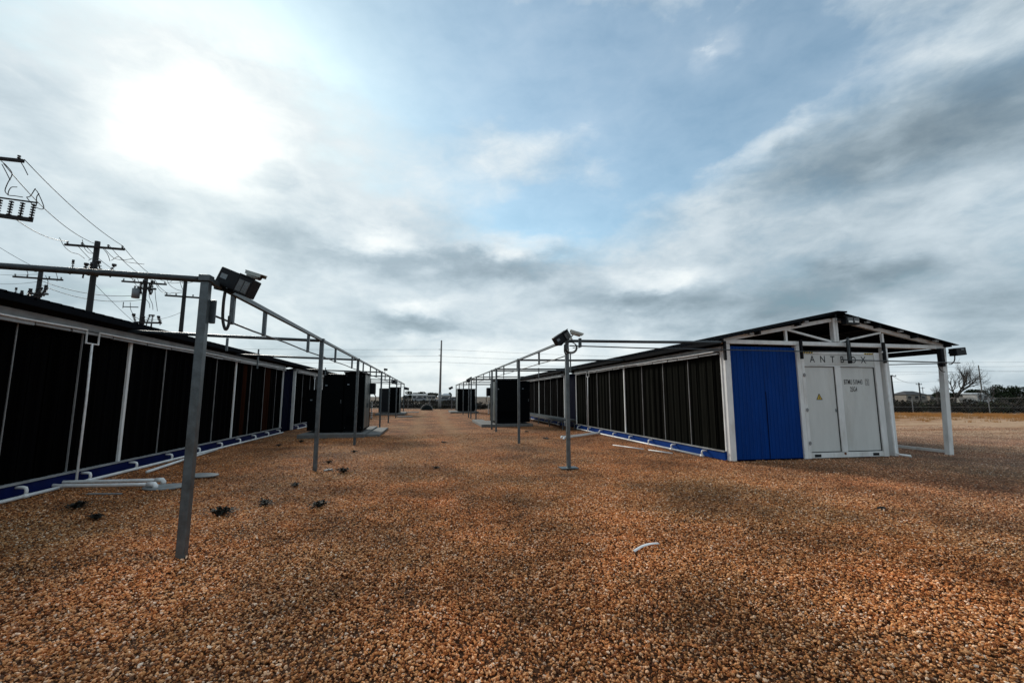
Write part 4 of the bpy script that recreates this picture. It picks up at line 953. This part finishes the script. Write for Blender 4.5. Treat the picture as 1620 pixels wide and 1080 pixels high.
wire('thin line from the grey tank pole to the plain pole below the crossarms', B_ + Vector((0, 0, 7.4)), C_ + Vector((0, 0, 8.0)), .25, .012)
def jumper(label, pts, D, r=.013, parent=None):
    MB().path(curvepts([at(x, y, D) for x, y in pts], 6), r, 5).build('jumper', 'rubber', parent, True)
# hanging jumper loops on each pole (parts of their pole)
for pts in ([(2, 255), (10, 262), (19, 275), (12, 290), (8, 302), (13, 309)], [(55, 299), (60, 305), (69, 326), (66, 331), (56, 328)], [(56, 298), (48, 310), (42, 312)], [(27, 296), (17, 297), (13, 308), (24, 310), (36, 312)], [(42, 312), (50, 322), (57, 326), (58, 312), (62, 306)], [(32, 255), (38, 265), (44, 277)], [(3, 260), (9, 271), (16, 285)]):
    jumper('', pts, 19.4, .018, t0)
for pts in ([(94, 376), (102, 390), (113, 399), (124, 402), (134, 409)], [(130, 379), (134, 393), (141, 400), (148, 401)], [(124, 390), (134, 401), (144, 411)], [(162, 392), (170, 402), (174, 413)], [(165, 393), (180, 408), (196, 411), (211, 409)], [(140, 412), (148, 408), (152, 413)], [(176, 412), (188, 406), (200, 414), (228, 418)]):
    jumper('', pts, 29.2, .018, tA)
for pts in ([(205, 433), (210, 443), (216, 452)], [(213, 432), (220, 446), (224, 452)], [(238, 436), (246, 444), (252, 454)], [(237, 455), (236, 468), (241, 481), (242, 490)], [(245, 455), (246, 470), (248, 484), (249, 492)], [(206, 478), (207, 490), (213, 500), (220, 505)], [(230, 472), (236, 480), (237, 487)], [(248, 450), (262, 462), (270, 465)], [(262, 436), (268, 450), (280, 458), (291, 460)]):
    jumper('', pts, 36.4, .02, tB)
for pts in ([(283, 438), (286, 450), (289, 458)], [(270, 448), (284, 447), (296, 442)], [(296, 448), (308, 445), (312, 441)], [(270, 463), (282, 463), (292, 462)], [(288, 510-62), (300, 440), (318, 440), (326, 450), (322, 461)]):
    jumper('', pts, 35.8, .02, tC)
for pts in ([(40, 425), (44, 432), (42, 440)], [(72, 436), (76, 446), (73, 455)], [(48, 426), (56, 430), (62, 428)], [(88, 430), (91, 440), (90, 445)]):
    jumper('', pts, 37.8, .022, tD)

# tall monopole past the end of the aisle with three long thin lines
mono = thing('monopole', 'tall slim grey pole standing at the far end of the aisle', 'utility pole', (1.55, 58.8, 0))
MB().path([(1.55, 58.8, 0), (1.62, 58.8, 9.15)], [.17, .10], 12).build('shaft', 'palewood', mono, True)
MB().path([(1.55, 58.8, .0), (1.55, 58.8, 2.2)], [.23, .215], 12).build('base_sleeve', 'lid', mono, True)
for z in (7.9, 7.1, 6.2):
    ib = MB(); insulator(ib, (1.50, 58.7, z), (-1, 0, 0), 3, .06, .22); ib.build('insulator', 'insul', mono, True)
for i, (z, zl, zr) in enumerate(((7.9, 9.3, 6.2), (7.0, 8.4, 5.6), (6.2, 7.3, 4.9))):
    tag(MB().path(sag((-120, 66, zl + 1), (1.3, 58.7, z), 1.2, 24) + sag((1.3, 58.7, z), (150, 51, zr + 3), 1.6, 28)[1:], .015, 4).build('power_line', 'wire', None, True), ['highest', 'middle', 'lowest'][i] + ' of three long thin lines crossing the sky at the far pole', 'wire', 'long lines at the far pole')

# ------------------------------------------------------------------ fence past the yard
def fence():
    a, c = Vector((-35, 73.0, 0)), Vector((70, 23.2, 0)); t = thing('chain_link_fence', 'long chain link wire fence along the far edge of the yard', 'fence', a)
    L = (c - a).length; d = (c - a).normalized(); n = int(L/3.0)
    pm = MB().path([(0, 0, 0), (0, 0, 1.55)], .035, 6).mesh('fence_post', 'chain')
    for i in range(n + 1): place('fence_post', pm, a + d*(3.0*i), t)
    MB().path([a + Vector((0, 0, .62)), c + Vector((0, 0, .62))], .014, 4).path([a + Vector((0, 0, 1.5)), c + Vector((0, 0, 1.5))], .016, 4).build('rail', 'chain', t)
    b = MB(); s = .22; N_ = int(L/s); v, f = [], []
    for i in range(N_):
        for sg in (1, -1):
            p = a + d*(s*i) + Vector((0, 0, .02 if sg > 0 else 1.5)); q = a + d*(s*i + 1.4) + Vector((0, 0, 1.5 if sg > 0 else .02)); w = d*.004
            k = len(v); v += [tuple(p - w), tuple(p + w), tuple(q + w), tuple(q - w)]; f.append((k, k+1, k+2, k+3))
    b.v, b.f = v, f; o = b.build('wire_mesh', 'chain', t); o['kind'] = 'stuff'
fence()

# ------------------------------------------------------------------ vegetation and far things
def leaf_cloud(name, m, blobs, n, size, label=None, cat=None, kind=None, parent=None, flat=.7):
    rs = np.random.RandomState(len(blobs)*7 + n % 97)
    wts = np.array([b[3]*b[4]*b[5] for b in blobs])**.8; wts /= wts.sum(); ids = rs.choice(len(blobs), n, p=wts)
    B = np.array(blobs, float)[ids]
    d = rs.normal(size=(n, 3)); d /= np.linalg.norm(d, axis=1)[:, None]; r = rs.uniform(.35, 1.08, (n, 1))**.6
    c = B[:, :3] + d*r*B[:, 3:6]; c[:, 2] = np.maximum(c[:, 2], .02)
    a = rs.normal(size=(n, 3)); a /= np.linalg.norm(a, axis=1)[:, None]; b = np.cross(a, rs.normal(size=(n, 3))); b /= np.linalg.norm(b, axis=1)[:, None]
    s = size*rs.uniform(.5, 1.5, (n, 1)); org = np.array(origin(parent)) if parent else np.zeros(3)
    v = np.stack([c - a*s, c + b*s*flat, c + a*s, c - b*s*flat], 1).reshape(-1, 3) - org
    me = bpy.data.meshes.new(name); me.from_pydata(v.tolist(), [], [(4*i, 4*i+1, 4*i+2, 4*i+3) for i in range(n)]); me.materials.append(M[m])
    o = link(bpy.data.objects.new(name, me), parent); return tag(o, label, cat, None, kind)
# scrub along the fence, winter brush
rs = random.Random(4); bl1, bl2 = [], []
fa, fd = Vector((-35, 73, 0)), Vector((105, -49.8, 0)).normalized(); fn = Vector((fd.y*-1, fd.x, 0)); fn = -fn if fn.y < 0 else fn
for i in range(330):
    s = rs.uniform(0, 112); off = rs.uniform(2.0, 13); p = fa + fd*s + fn*off; h = rs.uniform(.45, 1.0)*(1.0 if p.x > 12 else .62)
    (bl1 if rs.random() < .62 else bl2).append((p.x, p.y, h*.45, rs.uniform(.9, 2.4), rs.uniform(.6, 1.2), h*.75))
leaf_cloud('scrub', 'scrub', bl1, 26000, .13, 'dark leafless brush growing in a band behind the fence', 'scrub', 'stuff')
leaf_cloud('scrub', 'scrub2', bl2, 14000, .13, 'olive green low bushes mixed into the brush behind the fence', 'scrub', 'stuff')
far_bl = []
for i in range(200):
    x = rs.uniform(-60, 210); y = rs.uniform(72, 150); h = rs.uniform(.3, 1.0); far_bl.append((x, y, h*.4, rs.uniform(1.2, 5), rs.uniform(1, 3), h*.75))
leaf_cloud('scrub', 'scrub', far_bl, 24000, .2, 'scattered dark scrub over the open land toward the houses', 'scrub', 'stuff')
# dry grass in the sandy field on the right
def tufts():
    rs = np.random.RandomState(5); n = 0; V, F_ = [], []
    for k in range(1500):
        x = rs.uniform(15, 62); fpos = rs.beta(3.2, 1.4); y = (56.4 - .478*x)*(.50 + .47*fpos) ; 
        if y < 16 or (x < 20 and y < 22): continue
        R_ = rs.uniform(.15, .6); nb = int(18 + 34*R_)
        for j in range(nb):
            a = rs.uniform(0, 6.28); rr = R_*rs.uniform(0, 1); px, py = x + rr*math.cos(a)*1.7, y + rr*math.sin(a); h = rs.uniform(.08, .26); lx, ly = rs.uniform(-.07, .07, 2); w = rs.uniform(.010, .022)
            q = len(V); V += [(px - w, py, 0), (px + w, py, 0), (px + lx, py + ly, h)]; F_.append((q, q+1, q+2))
    me = bpy.data.meshes.new('dry_grass'); me.from_pydata(V, [], F_); me.materials.append(M['straw'])
    tag(link(bpy.data.objects.new('dry_grass', me)), 'orange dry grass tufts scattered over the sandy field on the right', 'dry grass', kind='stuff')
tufts()

def bare_tree(label, base, H, seed, spread=.55, r=.22, levels=6, fork=3, group='bare trees beyond the fence'):
    rnd = random.Random(seed); t = thing('bare_tree', label, 'tree', base, group); tr = MB(); br = MB(); base = Vector(base)
    def grow(p, d, L, rad, lev):
        n = 3; pts = [p]; rr = [rad]; q = p.copy(); dd = d.copy()
        for i in range(n):
            dd = (dd + Vector((rnd.uniform(-1, 1), rnd.uniform(-1, 1), rnd.uniform(-.35, .6)))*.16).normalized(); q = q + dd*(L/n); pts.append(q.copy()); rr.append(rad*(1 - .38*(i+1)/n))
        (tr if lev == 0 else br).path(pts, rr, 7 if lev < 2 else (4 if lev < 4 else 3), cap=False)
        if lev >= levels: return
        k = fork if lev < 3 else rnd.choice((2, 3))
        for j in range(k):
            ax = Vector((rnd.uniform(-1, 1), rnd.uniform(-1, 1), rnd.uniform(-.1, .1))).normalized(); ang = rnd.uniform(.25, spread + .25)
            nd = (Matrix.Rotation(ang, 3, ax) @ dd).normalized(); nd = (nd + Vector((0, 0, .12))).normalized()
            grow(pts[rnd.choice((2, 3, 3))], nd, L*rnd.uniform(.66, .9), rad*.55, lev + 1)
    grow(base, Vector((rnd.uniform(-.1, .1), 0, 1)).normalized(), H*.24, r, 0)
    tr.build('trunk', 'bark', t, True); br.build('branches', 'bark', t); return t
def gp(x, D): p = at(x, 627, D); return Vector((p.x, p.y, 0))
bare_tree('largest bare tree, spreading wide behind the outer gable post', gp(1508, 58), 6.7, 3, .66, .22, 6, 4)
bare_tree('slender bare tree left of the large spreading one', gp(1484, 60), 4.6, 12, .45, .13, 5)
bare_tree('bare tree half hidden behind the corner of the white container', gp(1401, 46), 4.4, 21, .5, .14, 5)
bare_tree('small bare tree in front of the pale trailer', gp(1552, 66), 3.4, 33, .5, .12, 5)
bare_tree('low dark bare bush tree near the right picture edge', gp(1600, 44), 2.6, 41, .6, .10, 5)
bare_tree('twiggy bare tree between the trailer and the right tree row', gp(1567, 82), 4.6, 55, .5, .14, 5)
def leafy(label, x, ytop, D, w, seed, name='tree', wide=1.0):
    b = gp(x, D); px = D/FPX; H = max(1.2, EYE + (627 - ytop)*px*1.0); W_ = w*px/2; rnd = random.Random(seed)
    t = thing(name, label, 'tree', b, 'dark trees on the horizon'); MB().path([b, b + Vector((0, 0, H*.5))], [.16, .09], 6).build('trunk', 'bark', t)
    bl = [(b.x + rnd.uniform(-1, 1)*W_*.8, b.y + rnd.uniform(-1, 1)*W_*.5, H*rnd.uniform(.42, .80), W_*rnd.uniform(.22, .5), W_*rnd.uniform(.3, .5), H*rnd.uniform(.12, .24)) for _ in range(13)]
    o = leaf_cloud('crown', 'leaf', bl, 2600, max(.09, .8*px), parent=t); return t
for i, (x, yt, D, w, l) in enumerate(((658, 618, 190, 30, 'round dark evergreen on the horizon left of the slim pole, left one'), (680, 620, 190, 26, 'round dark evergreen on the horizon left of the slim pole, right one'),
    (706, 621, 170, 16, 'small dark evergreen just right of the slim pole'), (733, 622, 160, 22, 'low evergreen on the horizon behind the right rack end'), (645, 624, 170, 14, 'low evergreen behind the left rack end'),
    (1579, 608, 95, 34, 'dark evergreen at the left end of the right tree row'), (1600, 611, 90, 30, 'dark evergreen in the middle of the right tree row'), (1622, 608, 88, 40, 'dark evergreen at the right picture edge'),
    (1538, 614, 110, 30, 'dull evergreen behind the pale trailer, left of the distant monopole'), (1560, 616, 112, 22, 'dull evergreen behind the pale trailer, right of the distant monopole'), (1500, 619, 105, 34, 'low evergreen behind the large bare tree'),
    (1400, 624, 100, 18, 'low evergreen left of the grey gabled house'), (1468, 624, 130, 20, 'low evergreen between the grey house and the big bare tree'), (1590, 622, 70, 26, 'lower dark evergreen in front of the right tree row'), (1613, 624, 62, 24, 'lower dark evergreen near the right edge, in front of the row'))):
    leafy(l, x, yt, D, w, 60 + i)
def house(label, x0, x1, ytop, yeave, ybase, D, wallm='housewall', roofm='houseroof', gable=True, cat='house', nwin=3):
    c = gp((x0 + x1)/2, D); px = D/FPX; w = (x1 - x0)*px; he = EYE + (627 - yeave)*px; ht = EYE + (627 - ytop)*px; he = max(he, 1.6); ht = max(ht, he + .25)
    t = thing('house', label, cat, c, 'low houses beyond the scrub'); dp = min(8, w*.55); x, y = c.x, c.y
    MB().box(x - w/2, x + w/2, y - dp/2, y + dp/2, 0, he).build('wall', wallm, t)
    o = .25; b = MB()
    b.add([(x - w/2 - o, y - dp/2 - o, he), (x + w/2 + o, y - dp/2 - o, he), (x + w/2 + o, y + dp/2 + o, he), (x - w/2 - o, y + dp/2 + o, he), (x - w/2*(.45 if gable else 1), y, ht), (x + w/2*(.45 if gable else 1), y, ht)],
          [(0, 1, 5, 4), (2, 3, 4, 5), (0, 4, 3), (1, 2, 5), (0, 3, 2, 1)]); b.build('roof', roofm, t)
    for k in range(nwin):
        xx = x - w/2 + w*(k + .5)/nwin; f = MB().box(xx - .55, xx + .55, y - dp/2 - .04, y - dp/2 - .002, he*.42, he*.82).build('window', 'pane', t)
        MB().box(xx - .62, xx + .62, y - dp/2 - .03, y - dp/2 - .0415, he*.82 + .003, he*.82 + .06).build('frame', 'white', f)
    MB().box(x + w*.12 - .45, x + w*.12 + .45, y - dp/2 - .03, y - dp/2 - .002, 0, min(2.0, he*.85)).build('door', 'tanwall', t)
house('grey gabled house with dark hipped roof right of the container', 1418, 1458, 618.5, 624, 634, 120, 'tanwall')
house('low tan house beside the grey gabled one', 1459, 1488, 623.5, 625, 634, 130, 'tanwall')
house('long pale trailer home behind the bare trees on the right', 1521, 1577, 621.5, 623, 632, 105, 'housewall', 'metalroof', False, 'trailer', 5)
house('white low building left of the slim pole, larger one', 652, 676, 623.2, 624.4, 630, 165, 'housewall', 'metalroof', False, 'building', 3)
house('white low building left of the slim pole, smaller one', 677, 689, 624, 625, 630, 160, 'housewall', 'houseroof', True, 'building', 2)
house('pale roofed shed just right of the slim pole', 699, 712, 622, 625, 630, 140, 'housewall', 'metalroof', True, 'shed', 2)
house('low building seen behind the left rack end', 640, 650, 623.8, 625, 630, 170, 'tanwall', 'metalroof', False, 'building', 2)
def far_pole(label, x, ytop, D, arms=((.3, 1.6),), r=.13, m='wood'):
    b = gp(x, D); H = EYE + (627 - ytop)*D/FPX*.99; t = thing('power_pole', label, 'power pole', b)
    MB().path([b, b + Vector((0, 0, H))], [r, r*.7], 7).build('pole', m, t)
    for dz, l in arms:
        MB().bar(b + Vector((-l/2*.98, 0, H - dz)), b + Vector((l/2*.98, 0, H - dz)), .1, .1).build('cross_arm', m, t)
        for f in (-.46, 0.15, .46): ib = MB(); insulator(ib, b + Vector((l*f, 0, H - dz + .05)), n=1, r=.06, l=.15); ib.build('insulator', 'insul', t)
    return b + Vector((0, 0, H))
h1 = far_pole('power pole with a wide crossarm standing right of the container corner', 1413.5, 593, 62, ((.15, 1.7),), .14)
h2 = far_pole('shorter power pole with a narrow crossarm beside the low tan house', 1456, 605, 78, ((.3, 1.3),), .13)
h3 = far_pole('thin distant monopole rising over the right tree row', 1554.5, 577, 105, ((1.1, 1.6), (3.4, 1.4)), .16, 'palewood')
h4 = far_pole('thin faint pole between the two crossarm poles', 1461, 612, 130, ((.3, 1.4),), .1)
for i, (a, b_) in enumerate(((h1, h2), (h3 + Vector((0, 0, -1.1)), at(1360, 592, 130)), (h3 + Vector((.6, 0, -1.2)), at(1680, 583, 95)), (h3 + Vector((0, 0, -3.4)), at(1360, 602, 130)))):
    tag(MB().path(sag(a, b_, .5), .022, 4).build('power_line', 'wire', None), ['line between the two crossarm poles right of the container', 'thin line running left from the top of the distant monopole', 'thin line running right from the distant monopole', 'lower thin line running left from the distant monopole'][i], 'wire', 'lines beyond the container')
# small tarp dome at the aisle end
def dome():
    c = ground_at(675, 648.5); n = 12; vs = []; fs = []
    for j in range(5):
        a = j/4*math.pi/2
        for i in range(n): w = 2*math.pi*i/n; vs.append((c.x + .68*math.cos(a)*math.cos(w), c.y + .5*math.cos(a)*math.sin(w), .62*math.sin(a)))
    for j in range(4):
        for i in range(n): fs.append((j*n + i, j*n + (i+1) % n, (j+1)*n + (i+1) % n, (j+1)*n + i))
    t = thing('dome', 'small dark dome with pale rim at the far end of the aisle', 'dome', c); MB().add(vs, fs).build('shell', 'tarp', t, True)
    MB().path([(c.x + .72*math.cos(w), c.y - .46, .70*math.sin(w)) for w in [math.pi*i/12 for i in range(13)]], .035, 6).build('rim', 'lid', t)
dome()
def far_car(label, x, D):
    c = gp(x, D); t = thing('parked_car', label, 'car', c, 'cars parked far beyond the fence'); p = [(-2.2, .35), (-2.2, .85), (-1.2, .98), (-.7, 1.45), (.9, 1.45), (1.5, 1.0), (2.2, .85), (2.2, .35)]; n = len(p)
    MB().add([(c.x + u, c.y - .85, z) for u, z in p] + [(c.x + u, c.y + .85, z) for u, z in p], [tuple(range(n)), tuple(range(2*n - 1, n - 1, -1))] + [(i, n + i, n + (i+1) % n, (i+1) % n) for i in range(n)]).build('body', 'carpaint', t)
    MB().add([(c.x + u, c.y - .86, z) for u, z in ((-1.05, 1.0), (-.62, 1.38), (.8, 1.38), (1.25, 1.0))], [(0, 1, 2, 3)]).build('window', 'pane', t)
    for u in (-1.4, 1.4): MB().path([(c.x + u, c.y - .9, .33), (c.x + u, c.y - .65, .33)], .33, 12).build('wheel', 'rubber', t)
far_car('dark car parked far off just right of the slim pole', 703, 118); far_car('car parked far off, right of the one beside the slim pole', 715, 125); far_car('car parked far off left of the slim pole', 664, 150)
